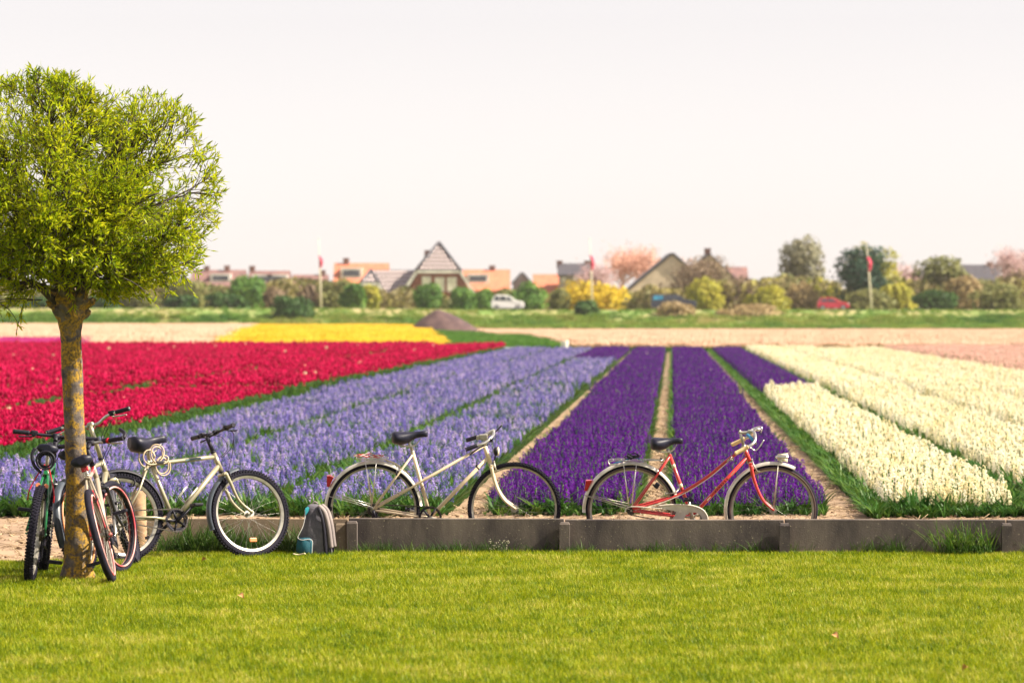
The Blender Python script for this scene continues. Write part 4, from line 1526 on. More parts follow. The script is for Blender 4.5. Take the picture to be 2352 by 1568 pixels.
def lichen_bark():
    m, N, L = new_mat('lichen_bark')
    out = N.new('ShaderNodeOutputMaterial')
    b = N.new('ShaderNodeBsdfPrincipled')
    b.inputs['Roughness'].default_value = 0.95
    L.new(b.outputs[0], out.inputs[0])
    tc = N.new('ShaderNodeTexCoord')
    n1 = N.new('ShaderNodeTexNoise')
    n1.inputs['Scale'].default_value = 16
    n1.inputs['Detail'].default_value = 10
    n1.inputs['Roughness'].default_value = 0.7
    L.new(tc.outputs['Object'], n1.inputs['Vector'])
    cr = N.new('ShaderNodeValToRGB')
    e = cr.color_ramp.elements
    e[0].position, e[0].color = 0.34, (0.040, 0.030, 0.034, 1)
    e[1].position, e[1].color = 0.60, (0.15, 0.12, 0.10, 1)
    L.new(n1.outputs['Fac'], cr.inputs[0])
    n2 = N.new('ShaderNodeTexNoise')
    n2.inputs['Scale'].default_value = 10
    n2.inputs['Detail'].default_value = 9
    n2.inputs['Roughness'].default_value = 0.62
    n2.inputs['Distortion'].default_value = 0.6
    L.new(tc.outputs['Object'], n2.inputs['Vector'])
    lr = N.new('ShaderNodeValToRGB')
    lr.color_ramp.elements[0].position = 0.44
    lr.color_ramp.elements[1].position = 0.53
    L.new(n2.outputs['Fac'], lr.inputs[0])
    n3 = N.new('ShaderNodeTexNoise')
    n3.inputs['Scale'].default_value = 60
    n3.inputs['Detail'].default_value = 5
    L.new(tc.outputs['Object'], n3.inputs['Vector'])
    lc = N.new('ShaderNodeValToRGB')
    e = lc.color_ramp.elements
    e[0].position, e[0].color = 0.36, (0.10, 0.07, 0.03, 1)
    e[1].position, e[1].color = 0.60, (0.40, 0.225, 0.018, 1)
    L.new(n3.outputs['Fac'], lc.inputs[0])
    mx = N.new('ShaderNodeMix')
    mx.data_type = 'RGBA'
    L.new(lr.outputs[0], mx.inputs[0])
    L.new(cr.outputs[0], mx.inputs[6])
    L.new(lc.outputs[0], mx.inputs[7])
    L.new(mx.outputs[2], b.inputs['Base Color'])
    bp = N.new('ShaderNodeBump')
    bp.inputs['Strength'].default_value = 0.9
    bp.inputs['Distance'].default_value = 0.012
    L.new(n1.outputs['Fac'], bp.inputs['Height'])
    bp2 = N.new('ShaderNodeBump')
    bp2.inputs['Strength'].default_value = 0.5
    bp2.inputs['Distance'].default_value = 0.006
    L.new(n3.outputs['Fac'], bp2.inputs['Height'])
    L.new(bp.outputs[0], bp2.inputs['Normal'])
    L.new(bp2.outputs[0], b.inputs['Normal'])
    return m


m_bark2 = lichen_bark()
m_limb = pmat('willow_limb_bark', (0.085, 0.062, 0.055), (0.04, 0.03, 0.032), scale=20, rough=0.9, bump=0.4)
m_twig = pmat('willow_twig', (0.07, 0.048, 0.032), (0.035, 0.025, 0.022), scale=12, rough=0.8)
m_wleaf = leafmat('willow_leaf', [(0.08, 0.15, 0.006), (0.24, 0.33, 0.008), (0.46, 0.49, 0.010), (0.66, 0.60, 0.03)], trans=0.6, nscale=3.0, inst=False, patch=0.35, rough=0.4, nscale2=0.025)
TY = 26.75
TS = K * TY
tbase = P(177, 1327, TY)
tree = thing('willow_tree', 'pollard willow with a clipped round fresh green crown and lichen covered trunk', 'tree', (tbase.x, TY, 0))


def tw(px, py, dy=0.0):
    return Vector(((px - 1176) * TS - tbase.x, dy, H - (py - HOR) * TS))


trunk_prof = [(177, 1340, 41), (177, 1322, 37), (177.5, 1290, 31.5), (178, 1200, 28), (177.5, 1130, 26.5), (175, 1050, 24.5), (171, 980, 23.5), (169, 930, 23.5), (167, 870, 24), (165.5, 830, 24.5), (164, 790, 23), (162.5, 760, 24.5), (161, 738, 29), (162, 715, 37), (163, 695, 39), (164, 672, 37), (165, 655, 30), (165, 640, 12)]
mb = MB()
rings = []
path = []
for i in range(len(trunk_prof) - 1):
    a, b = trunk_prof[i], trunk_prof[i + 1]
    for s in range(5):
        t = s / 5
        path.append(tuple(a[k] + (b[k] - a[k]) * t for k in range(3)))
nn = 40
for (px, py, r) in path:
    c = tw(px, py)
    rr = r * TS
    ring = []
    for j in range(nn):
        a = 2 * math.pi * j / nn
        d = Vector((math.cos(a), math.sin(a), 0))
        q = c + d * rr
        knob = sstep(760, 715, py)
        base = sstep(1285, 1335, py)
        k = 1 + 0.06 * mnoise.noise(q * 6) + 0.05 * mnoise.noise(q * 17) + knob * (0.28 * mnoise.noise(q * 13 + Vector((3, 1, 0))) + 0.14 * mnoise.noise(q * 30)) + base * 0.14 * math.sin(a * 4 + 1)
        ring.append(c + d * rr * k)
    rings.append(ring)
mb.loft(rings)
mb.build('trunk', m_bark2, tree)
for ang, zz, ln in ((3.3, 716, 0.10), (0.15, 712, 0.10), (3.9, 730, 0.07), (5.3, 700, 0.10), (4.4, 690, 0.11), (0.6, 735, 0.06), (2.6, 690, 0.12)):
    mb = MB()
    c = tw(163, zz)
    d = Vector((math.cos(ang), math.sin(ang), 0.35)).normalized()
    q = c + d * 39 * TS
    mb.tube([c + d * 20 * TS, q, q + d * ln * 0.5 + Vector((0, 0, .01)), q + d * ln * 0.62], [0.036, 0.032, 0.026, 0.016], 9)
    mb.build('branch_stub', m_bark2, tree)

CE = tw(112, 434)                   # crown centre
CA, CB, CD = 398 * TS, 255 * TS, 1.05
rw = random.Random(4)


LOBES = [(tw(62, 440, -0.05), 270 * TS, 250 * TS, 0.98), (tw(330, 442, 0.20), 160 * TS, 218 * TS, 0.72), (tw(200, 450, 0.0), 205 * TS, 236 * TS, 0.8)]


def inside(p, k=1.0):
    lump = 0.20 * mnoise.noise(p * 2.4 + Vector((9, 0, 0))) + 0.06 * mnoise.noise(p * 6)
    for c, a, b, dd in LOBES:
        d = p - c
        if (abs(d.x) / a) ** 2.2 + (abs(d.y) / dd) ** 2.2 + (abs(d.z) / b) ** 2.2 < (1 + lump) * k:
            return True
    return False


twigs = MB()
fol = MB()
head = tw(164, 690)
nleaf = 0


def add_leaf(p, d):
    global nleaf
    nleaf += 1
    ln = rw.uniform(0.040, 0.074)
    w = ln * rw.uniform(0.085, 0.125)
    up = Vector((rw.gauss(0, .6), rw.gauss(0, .6), rw.gauss(0.3, .6)))
    s = d.cross(up)
    s = s.normalized() if s.length > 1e-4 else d.orthogonal().normalized()
    nrm = s.cross(d).normalized()
    bend = rw.uniform(-0.25, 0.35)
    m = p + d * ln * 0.45 + nrm * ln * 0.06 * bend * 2
    t = p + d * ln + nrm * ln * bend * 0.35
    fol.add([p, m - s * w, m + s * w, t], [(0, 2, 1), (1, 2, 3)])


def add_twig(p, d, ln, leafn):
    px_ = 1176 + (p.x + tbase.x) / TS
    clump = mnoise.noise(p * 2.6 + Vector((0, 4, 2)))
    if rw.random() < sstep(290, 360, px_) * 0.55 + max(0, -clump) * 0.9 - 0.05:
        return
    pts = [p]
    n = 5
    q = Vector(p)
    for i in range(n):
        d = (d + Vector((rw.gauss(0, .10), rw.gauss(0, .10), rw.gauss(0.02, .09)))).normalized()
        q = q + d * ln / n
        pts.append(q.copy())
        if not inside(q, 1.08):
            break
    if len(pts) < 3:
        return
    twigs.tube(pts, [0.0036 - 0.0005 * i for i in range(len(pts))], 3, cap=False)
    for i in range(leafn):
        t = rw.uniform(0.12, 1.0) * (len(pts) - 1)
        k = min(int(t), len(pts) - 2)
        pos = pts[k].lerp(pts[k + 1], t - k)
        ax = (pts[k + 1] - pts[k]).normalized()
        o = ax.orthogonal().normalized()
        o.rotate(Matrix.Rotation(rw.uniform(0, 6.28), 3, ax))
        add_leaf(pos, (ax * rw.uniform(0.35, 0.9) + o * rw.uniform(0.4, 0.9) + Vector((0, 0, rw.uniform(-.1, .3)))).normalized())


def limb_path(start, target, n=9, sag=0.0):
    out = []
    a, b = Vector(start), Vector(target)
    mid = a.lerp(b, 0.45) + Vector((0, 0, 0.16 * (b - a).length * (1 if b.z > a.z else 0.4) - sag))
    mid.x += (a.x - b.x) * 0.08
    for i in range(n + 1):
        t = i / n
        p = a * (1 - t) ** 2 + mid * 2 * t * (1 - t) + b * t * t
        if 0 < i < n:
            p = p + Vector((rw.gauss(0, .018), rw.gauss(0, .018), rw.gauss(0, .018)))
        out.append(p)
    return out


targets = []
for (px, py, dy) in ((20, 330, -.55), (-150, 300, .1), (-190, 480, -.3), (-120, 620, -.2), (10, 640, -.65), (60, 210, .1), (190, 205, -.35), (300, 250, .2), (400, 320, -.1), (452, 420, .15), (455, 520, -.2), (420, 590, .1),
                     (330, 640, -.3), (300, 400, -.75), (180, 330, -.85), (150, 520, -.9), (40, 470, -.9), (270, 560, -.75), (380, 450, -.55), (240, 300, .7), (120, 300, .8), (350, 500, .7), (10, 420, .85), (200, 500, .85), (-60, 400, -.7), (-60, 560, .7), (100, 180, -.4), (250, 640, -.6), (90, 610, -.8), (380, 620, .4)):
    targets.append(tw(px, py, dy))
subs = []
for tg in targets:
    st = head + Vector((rw.uniform(-.09, .09), rw.uniform(-.09, .09), rw.uniform(-.03, .10)))
    lp = limb_path(st, tg)
    mb = MB()
    r0 = rw.uniform(0.014, 0.029)
    mb.tube(lp, [r0 * (1 - 0.78 * i / (len(lp) - 1)) for i in range(len(lp))], 7)
    mb.build('branch', m_limb, tree)
    for i in range(9):
        t = rw.uniform(0.22, 0.98)
        k = min(int(t * 9), 8)
        p = lp[k].lerp(lp[k + 1], t * 9 - k)
        ax = (lp[k + 1] - lp[k]).normalized()
        o = ax.orthogonal().normalized()
        o.rotate(Matrix.Rotation(rw.uniform(0, 6.28), 3, ax))
        d = (ax * rw.uniform(0.5, 1.0) + o * rw.uniform(0.5, 1.0) + (p - CE).normalized() * 0.35 + Vector((0, 0, .15))).normalized()
        ln = rw.uniform(0.25, 0.55)
        pts = [p]
        q = Vector(p)
        for j in range(5):
            d = (d + Vector((rw.gauss(0, .09), rw.gauss(0, .09), rw.gauss(.03, .09)))).normalized()
            q = q + d * ln / 5
            if not inside(q, 1.0):
                break
            pts.append(q.copy())
        if len(pts) >= 3:
            twigs.tube(pts, [0.0065 * (1 - 0.13 * j) for j in range(len(pts))], 4, cap=False)
            subs.append(pts)
    subs.append(lp[4:])
for sp_ in subs:
    n_t = 19
    for i in range(n_t):
        t = rw.uniform(0.1, 1.0) * (len(sp_) - 1)
        k = min(int(t), len(sp_) - 2)
        p = sp_[k].lerp(sp_[k + 1], t - k)
        ax = (sp_[k + 1] - sp_[k]).normalized()
        o = ax.orthogonal().normalized()
        o.rotate(Matrix.Rotation(rw.uniform(0, 6.28), 3, ax))
        d = (ax * rw.uniform(0.3, 1.0) + o * rw.uniform(0.4, 1.0) + (p - CE).normalized() * 0.4 + Vector((0, 0, .1))).normalized()
        add_twig(p, d, rw.uniform(0.16, 0.34), rw.randint(8, 14))
# thin outer shell of shoots so the clipped outline stays closed but feathery
for i in range(900):
    a = Vector((rw.gauss(0, 1), rw.gauss(0, 1), rw.gauss(0.15, 1))).normalized()
    lc, la, lb_, ld = LOBES[0 if rw.random() < 0.6 else 1]
    p = lc + Vector((a.x * la, a.y * ld, a.z * lb_)) * rw.uniform(0.80, 0.95)
    if not inside(p):
        continue
    add_twig(p, (a + Vector((rw.gauss(0, .4), rw.gauss(0, .4), rw.gauss(.2, .4)))).normalized(), rw.uniform(0.14, 0.26), rw.randint(8, 13))
# hanging sprays at the underside
for (px, py, ex, ey) in ((300, 640, 372, 700), (330, 630, 395, 672), (60, 690, 38, 770), (20, 700, 60, 745), (-20, 690, 10, 730), (400, 610, 440, 678), (210, 660, 262, 690), (90, 690, -60, 720), (120, 690, -40, 705)):
    a, b = tw(px, py, rw.uniform(-.6, .3)), tw(ex, ey, rw.uniform(-.6, .3))
    b.y = a.y + rw.uniform(-.05, .05)
    pts = [a.lerp(b, t) + Vector((0, 0, 0.03 * math.sin(t * 3))) for t in (0, .25, .5, .75, 1)]
    twigs.tube(pts, [0.004, 0.0035, 0.003, 0.0025, 0.002], 4, cap=False)
    for i in range(15):
        t = rw.uniform(.1, 1)
        p = a.lerp(b, t)
        d = ((b - a).normalized() + Vector((rw.gauss(0, .6), rw.gauss(0, .6), rw.gauss(0, .6)))).normalized()
        add_leaf(p, d)
o = twigs.build('twigs', m_twig, tree)
o['kind'] = 'stuff'
o = fol.build('foliage', m_wleaf, tree)
o['kind'] = 'stuff'
print('willow leaves', nleaf)

# ------------------------------------------------------------------ bicycles
m_rubber = pmat('black_rubber', (0.013, 0.011, 0.022), (0.008, 0.007, 0.015), scale=14, rough=0.8, spec=0.2)
m_tan = pmat('brown_tyre_wall', (0.115, 0.07, 0.065), (0.08, 0.05, 0.05), scale=14, rough=0.8)
m_steel = pmat('bright_steel', (0.72, 0.70, 0.66), (0.55, 0.53, 0.50), scale=30, rough=0.28, metal=0.9)
m_alu = pmat('dull_aluminium', (0.50, 0.47, 0.41), (0.38, 0.355, 0.31), scale=25, rough=0.5, metal=0.75)
m_spoke = pmat('spoke_steel', (0.38, 0.36, 0.33), None, scale=5, rough=0.35, metal=0.7)
m_blackp = pmat('black_plastic', (0.010, 0.009, 0.018), (0.016, 0.014, 0.026), scale=20, rough=0.55, spec=0.3)
m_leath = pmat('black_saddle_leather', (0.009, 0.009, 0.022), (0.014, 0.014, 0.030), scale=25, rough=0.45, spec=0.3, bump=0.1, bscale=200)
m_chain = pmat('oily_chain', (0.10, 0.085, 0.07), (0.04, 0.035, 0.03), scale=120, rough=0.5, metal=0.6)
m_champ = pmat('champagne_paint', (0.42, 0.375, 0.255), (0.34, 0.30, 0.20), scale=6, rough=0.32, metal=0.35, coat=0.4)
m_cream = pmat('cream_paint', (0.66, 0.54, 0.37), (0.50, 0.38, 0.24), scale=9, rough=0.38, coat=0.3, lo=0.3, hi=0.5)
m_redp = pmat('red_paint', (0.56, 0.035, 0.035), (0.40, 0.03, 0.03), scale=9, rough=0.33, coat=0.4, lo=0.3, hi=0.5)
m_greenp = pmat('green_paint', (0.012, 0.16, 0.05), (0.008, 0.09, 0.035), scale=6, rough=0.3, coat=0.4)
m_blackpaint = pmat('black_paint', (0.014, 0.014, 0.02), (0.02, 0.02, 0.028), scale=6, rough=0.3, coat=0.4)
m_whitep = pmat('white_paint', (0.74, 0.68, 0.58), (0.6, 0.54, 0.45), scale=8, rough=0.35, coat=0.3)
m_redlens = pmat('red_lens', (0.50, 0.012, 0.03), (0.36, 0.008, 0.02), scale=12, rough=0.2)
m_amber = pmat('amber_lens', (0.85, 0.26, 0.10), (0.7, 0.2, 0.08), scale=12, rough=0.25)
m_lens = pmat('pale_lens', (0.80, 0.72, 0.52), None, scale=12, rough=0.15)
m_gripc = pmat('cream_grip', (0.76, 0.55, 0.27), (0.66, 0.46, 0.22), scale=14, rough=0.6)
m_decal = pmat('pale_decal', (0.75, 0.66, 0.42), (0.6, 0.52, 0.34), scale=20, rough=0.5)
m_decalb = pmat('blue_grey_decal', (0.10, 0.16, 0.18), None, scale=20, rough=0.5)
m_decalr = pmat('dark_red_lettering', (0.22, 0.01, 0.02), None, scale=20, rough=0.5)
m_blue = pmat('blue_tape', (0.05, 0.32, 0.55), (0.04, 0.24, 0.45), scale=20, rough=0.45)
m_fendw = pmat('silver_mudguard', (0.72, 0.68, 0.60), (0.58, 0.53, 0.46), scale=14, rough=0.3, metal=0.35)
m_fendg = pmat('slate_mudguard', (0.07, 0.085, 0.11), (0.05, 0.06, 0.08), scale=8, rough=0.4)
m_orange = pmat('orange_reflective_ring', (0.75, 0.28, 0.10), None, scale=5, rough=0.4)


def wheel(parent, loc, rot, r, tw_, rim_m, tyre_m=None, knob=False, wall_m=None, spokes=32, name='wheel', hubr=0.018, rimw=0.012, seed=0, reflectors=()):
    """wheel in its own xz plane; parts tyre, rim, spokes, hub"""
    w = bpy.data.objects.new(name, None)
    COL.objects.link(w)
    w.parent = parent
    w.location = loc
    w.rotation_euler = rot
    mb = MB()
    rt = tw_ / 2
    mb.ring((0, 0, 0), (0, 1, 0), r - rt, rt, 72, 12)
    if knob:
        nk = 84
        for i in range(nk):
            a = 2 * math.pi * i / nk
            for yy, off in ((-0.42, 0), (0.42, 0.5), (-0.92, 0.5), (0.92, 0)):
                b = a + off * 2 * math.pi / nk
                M = Matrix.Rotation(-b, 4, 'Y')
                rad = r - rt + rt * math.sqrt(max(0.05, 1 - (yy * 0.98) ** 2)) + 0.0015
                mb.box(M @ Vector((rad, yy * rt, 0)), (0.009, rt * 0.55, 0.0125), M=M)
    mats = [tyre_m or m_rubber]
    mb.build('tyre', mats, w)
    if wall_m:
        mb = MB()
        for s in (-1, 1):
            mb.ring((0, s * rt * 0.66, 0), (0, 1, 0), r - rt * 1.25, rt * 0.52, 72, 6, flat=(1, 1))
        mb.build('tyre_wall', wall_m, w)
    mb = MB()
    rr = r - tw_ * 0.98 - rimw
    # rim: box section swept round
    n = 72
    vs, fs = [], []
    hw = tw_ * 0.36
    prof = [(rr, -hw * 0.55), (rr, hw * 0.55), (rr + rimw + 0.004, hw), (rr + rimw + 0.006, -hw)]
    for i in range(n):
        a = 2 * math.pi * i / n
        for (q, y) in prof:
            vs.append((q * math.cos(a), y, q * math.sin(a)))
    for i in range(n):
        for j in range(4):
            fs.append((i * 4 + j, i * 4 + (j + 1) % 4, ((i + 1) % n) * 4 + (j + 1) % 4, ((i + 1) % n) * 4 + j))
    mb.add(vs, fs, smooth=False)
    mb.build('rim', rim_m, w)
    mb = MB()
    for i in range(spokes):
        a = 2 * math.pi * i / spokes
        s = 1 if i % 2 else -1
        off = 1.25 * (1 if (i // 2) % 2 else -1)
        mb.tube([(hubr * 1.3 * math.cos(a + off), s * 0.03, hubr * 1.3 * math.sin(a + off)), (rr * math.cos(a), 0, rr * math.sin(a))], 0.0008, 3, cap=False)
    mb.build('spokes', m_spoke, w)
    mb = MB()
    mb.tube([(0, -0.05, 0), (0, -0.032, 0), (0, -0.0315, 0), (0, -0.028, 0), (0, -0.0275, 0), (0, 0.0275, 0), (0, 0.028, 0), (0, 0.0315, 0), (0, 0.032, 0), (0, 0.05, 0)],
            [0.008, 0.008, hubr * 1.5, hubr * 1.5, hubr * 0.8, hubr * 0.8, hubr * 1.5, hubr * 1.5, 0.008, 0.008], 14, smooth=False)
    mb.build('hub', m_alu, w)
    for (ang, rad) in reflectors:
        mb = MB()
        mb.bbox((0, 0, 0), (0.062, 0.012, 0.032), 0.006)
        o = mb.build('reflector', m_amber, w, (rad * math.cos(ang), -0.006, rad * math.sin(ang)))
    return w


def mudguard(parent, c, r, a0, a1, wdt, mat, th=0.006, n=36, name='mudguard'):
    """curved strip over a wheel, angles in degrees from +x counterclockwise"""
    mb = MB()
    rows = []
    prof = [(-1, -0.014), (-0.8, -0.002), (-0.4, 0.006), (0, 0.008), (0.4, 0.006), (0.8, -0.002), (1, -0.014)]
    m = len(prof)
    vs = []
    for i in range(n + 1):
        a = math.radians(a0 + (a1 - a0) * i / n)
        for s in (0, 1):
            for (u, h) in (prof if s == 0 else prof[::-1]):
                q = r + h - s * 0.0025
                vs.append((c[0] + q * math.cos(a), u * wdt / 2, c[1] + q * math.sin(a)))
    fs = []
    for i in range(n):
        for j in range(2 * m):
            fs.append((i * 2 * m + j, i * 2 * m + (j + 1) % (2 * m), (i + 1) * 2 * m + (j + 1) % (2 * m), (i + 1) * 2 * m + j))
    fs.append(tuple(range(2 * m)))
    fs.append(tuple(n * 2 * m + j for j in reversed(range(2 * m))))
    mb.add(vs, fs, smooth=True)
    return mb.build(name, mat, parent)


def saddle(parent, x0, x1, z, hw_back=0.075, hw_front=0.022, thick=0.05, nose_up=0.0, mat=None, sag=0.012):
    """x0 rear, x1 nose, z top"""
    mb = MB()
    rings = []
    for i in range(15):
        t = i / 14
        x = x0 + (x1 - x0) * t
        hw = hw_back * (1 - sstep(0.12, 0.72, t)) + hw_front * sstep(0.12, 0.72, t)
        e = min(1.0, math.sqrt(max(0, 1 - (1 - min(1, t / 0.12)) ** 2)) if t < 0.12 else 1.0)
        e2 = math.sqrt(max(0.02, 1 - max(0, (t - 0.9) / 0.1) ** 2)) if t > 0.9 else 1.0
        hw *= max(0.35, e) * max(0.3, e2)
        zt = z + nose_up * t - sag * math.sin(math.pi * min(1, t * 1.15)) - (1 - e) * 0.012 - (1 - e2) * 0.01
        th = thick * (1 - 0.5 * sstep(0.3, 0.75, t)) * (0.75 + 0.25 * min(e, e2))
        ring = []
        for j in range(16):
            a = 2 * math.pi * j / 16
            cx, sx = math.cos(a), math.sin(a)
            y = hw * (abs(cx) ** 0.7) * (1 if cx > 0 else -1)
            zz = zt - th / 2 + (th / 2) * (abs(sx) ** 0.8) * (1 if sx > 0 else -1)
            if sx < 0:
                y *= 1 - 0.35 * (-sx)
            ring.append(Vector((x, y, zz)))
        rings.append(ring)
    mb.loft(rings)
    s = mb.build('saddle', mat or m_leath, parent)
    mb = MB()
    L_ = x1 - x0
    for y in (-0.022, 0.022):
        mb.tube(smooth_path([(x0 + 0.12 * L_, y * 1.6, z - thick * .8), (x0 + 0.25 * L_, y, z - thick - 0.012), (x0 + 0.62 * L_, y, z - thick - 0.012), (x1 - 0.05, y * 0.4, z - thick * .55 + nose_up * .8)], 4), 0.0035, 6)
    mb.build('saddle_rails', m_alu, s)
    return s


def crankset(parent, c, side, ring_r, crank_deg, crank_l, ring_m, arm_m, pedal_m, spider=True, y=0.045, teeth=44, pedal_w=0.09, rings=1, reflect=None):
    """chainring(s), two crank arms, two pedals. side -1 = the right hand side, y<0"""
    for k in range(rings):
        mb = MB()
        r = ring_r * (1 - 0.17 * k)
        yy = side * (y - 0.008 * k)
        mb.ring((c[0], yy, c[1]), (0, 1, 0), r - 0.008, 0.008, 44, 6, flat=(1, 0.25) if True else None)
        for i in range(teeth):
            a = 2 * math.pi * i / teeth
            M = Matrix.Rotation(-a, 4, 'Y')
            mb.box(Vector((c[0], yy, c[1])) + M @ Vector((r + 0.002, 0, 0)), (0.007, 0.003, 0.006), M=M)
        if k == 0:
            for i in range(5):
                a = 2 * math.pi * i / 5 + math.radians(crank_deg)
                mb.tube([(c[0] + 0.012 * math.cos(a), yy, c[1] + 0.012 * math.sin(a)), (c[0] + (r - .008) * math.cos(a), yy, c[1] + (r - .008) * math.sin(a))], [0.011, 0.007], 6)
        mb.build('chainring', ring_m, parent)
    for s, ang in ((side, crank_deg), (-side, crank_deg + 180)):
        a = math.radians(ang)
        e = Vector((c[0] + crank_l * math.cos(a), s * (y + 0.022), c[1] + crank_l * math.sin(a)))
        mb = MB()
        mb.tube([(c[0], s * (y + 0.004), c[1]), (c[0] + 0.02 * math.cos(a), s * (y + 0.012), c[1] + 0.02 * math.sin(a)), e], [0.016, 0.0135, 0.010], 8)
        mb.tube([(c[0], s * 0.0, c[1]), (c[0], s * (y + 0.01), c[1])], 0.015, 8)
        ar = mb.build('crank', arm_m, parent)
        mb = MB()
        yc = s * (y + 0.03 + pedal_w / 2)
        mb.tube([(e.x, s * (y + 0.02), e.z), (e.x, s * (y + 0.03 + pedal_w), e.z)], 0.007, 6)
        for dx in (-0.032, 0.032):
            mb.bbox((e.x + dx, yc, e.z), (0.012, pedal_w, 0.022), 0.003)
        for dy in (-0.5, 0.5):
            mb.bbox((e.x, yc + dy * pedal_w, e.z), (0.066, 0.010, 0.018), 0.003)
        p = mb.build('pedal', pedal_m, ar)
    return


def chain(parent, ra, rb, ca, cb, y, sag=0.0, name='chain'):
    """chain round a rear sprocket ca/ra and chainring cb/rb, as links"""
    ca, cb = Vector((ca[0], ca[1])), Vector((cb[0], cb[1]))
    pts = []
    d = (cb - ca).normalized()
    ang = math.atan2(d.y, d.x)
    off = math.acos(max(-1, min(1, (rb - ra) / (cb - ca).length)))
    for i in range(12):
        a = ang + math.pi - (math.pi - (math.pi - off)) * 0 + 0
    top_a, top_b = ang + (math.pi - off), ang + (math.pi - off)
    A1 = ca + Vector((math.cos(top_a), math.sin(top_a))) * ra
    B1 = cb + Vector((math.cos(top_b), math.sin(top_b))) * rb
    bot = ang - (math.pi - off)
    A2 = ca + Vector((math.cos(bot), math.sin(bot))) * ra
    B2 = cb + Vector((math.cos(bot), math.sin(bot))) * rb
    n = 34
    for i in range(n):
        pts.append(A1.lerp(B1, i / n))
    k = 16
    for i in range(k):
        a = top_b + (bot - top_b) * i / k
        pts.append(cb + Vector((math.cos(a), math.sin(a))) * rb)
    for i in range(n):
        p = B2.lerp(A2, i / n)
        p.y -= sag * math.sin(math.pi * i / n)
        pts.append(p)
    for i in range(8):
        a = bot - (2 * math.pi - (top_a - bot)) * i / 8
        pts.append(ca + Vector((math.cos(a), math.sin(a))) * ra)
    mb = MB()
    m = len(pts)
    for i in range(m):
        a, b = pts[i], pts[(i + 1) % m]
        dd = b - a
        M = Matrix.Rotation(-math.atan2(dd.y, dd.x), 4, 'Y')
        mb.box(((a.x + b.x) / 2, y, (a.y + b.y) / 2), (dd.length * 0.72, 0.007, 0.009), M=M)
        mb.box((a.x, y, a.y), (dd.length * 0.5, 0.004, 0.005), M=M)
    return mb.build(name, m_chain, parent)


BIKES = 'bicycles parked by the wall and the willow'


def bike_root(label, rear, yaw, lean):
    """rear = ground point under the rear axle; yaw of heading from +x; lean>0 tips the top to the rider's right"""
    o = thing('bicycle', label, 'bicycle', rear, group=BIKES)
    o.rotation_mode = 'QUATERNION'
    q = Matrix.Rotation(yaw, 4, 'Z') @ Matrix.Rotation(lean, 4, 'X')
    o.rotation_quaternion = q.to_quaternion()
    return o


def xz(p, y=0.0):
    return Vector((p[0], y, p[1]))


class Steer:
    def __init__(self, top, bottom, ang):
        self.o = xz(bottom)
        ax = (xz(top) - xz(bottom)).normalized()
        self.M = Matrix.Translation(self.o) @ Matrix.Rotation(ang, 4, ax) @ Matrix.Translation(-self.o)

    def __call__(self, p):
        return self.M @ Vector(p)

    def euler(self):
        return self.M.to_euler()


def cable(parent, pts, r=0.0025, mat=None, name='cable'):
    mb = MB()
    mb.tube(smooth_path(pts, 5), r, 5)
    return mb.build(name, mat or m_blackp, parent)


def fork_part(parent, st, crown, path, mat, spread=0.05, r0=0.0135, r1=0.009):
    mb = MB()
    mb.tube([st(xz(crown) + Vector((0, -spread * 1.05, 0))), st(xz(crown)), st(xz(crown) + Vector((0, spread * 1.05, 0)))], 0.015, 8)
    for s in (-1, 1):
        pp = smooth_path([st(xz(p) + Vector((0, s * spread, 0))) for p in [crown] + path], 5)
        m = len(pp)
        mb.tube(pp, [r0 + (r1 - r0) * i / (m - 1) for i in range(m)], 8)
    return mb.build('fork', mat, parent)


def brake_arms(parent, c, d, st=None, mat=None, name='brake'):
    """small caliper near the rim: c centre, d direction towards the rim"""
    st = st or (lambda p: Vector(p))
    mb = MB()
    for s in (-1, 1):
        mb.tube([st(c + Vector((0, s * 0.012, 0.02))), st(c + Vector((d[0] * .3, s * 0.036, d[1] * .3))), st(c + Vector((d[0], s * 0.026, d[1])))], [0.006, 0.007, 0.005], 6)
        mb.bbox(st(c + Vector((d[0] * 1.0, s * 0.022, d[1]))), (0.04, 0.012, 0.012), 0.003)
    mb.tube([st(c + Vector((0, -.02, .02))), st(c + Vector((0, .02, .02)))], 0.008, 6)
    return mb.build(name, mat or m_alu, parent)


# ---- white mixte bicycle behind the wall ------------------------------------
SB = K * 29.86


def conv(ox, oy, r, f):
    s = f * SB
    return lambda cx, cy: ((cx - ox) * s, r + (oy - cy) * s)


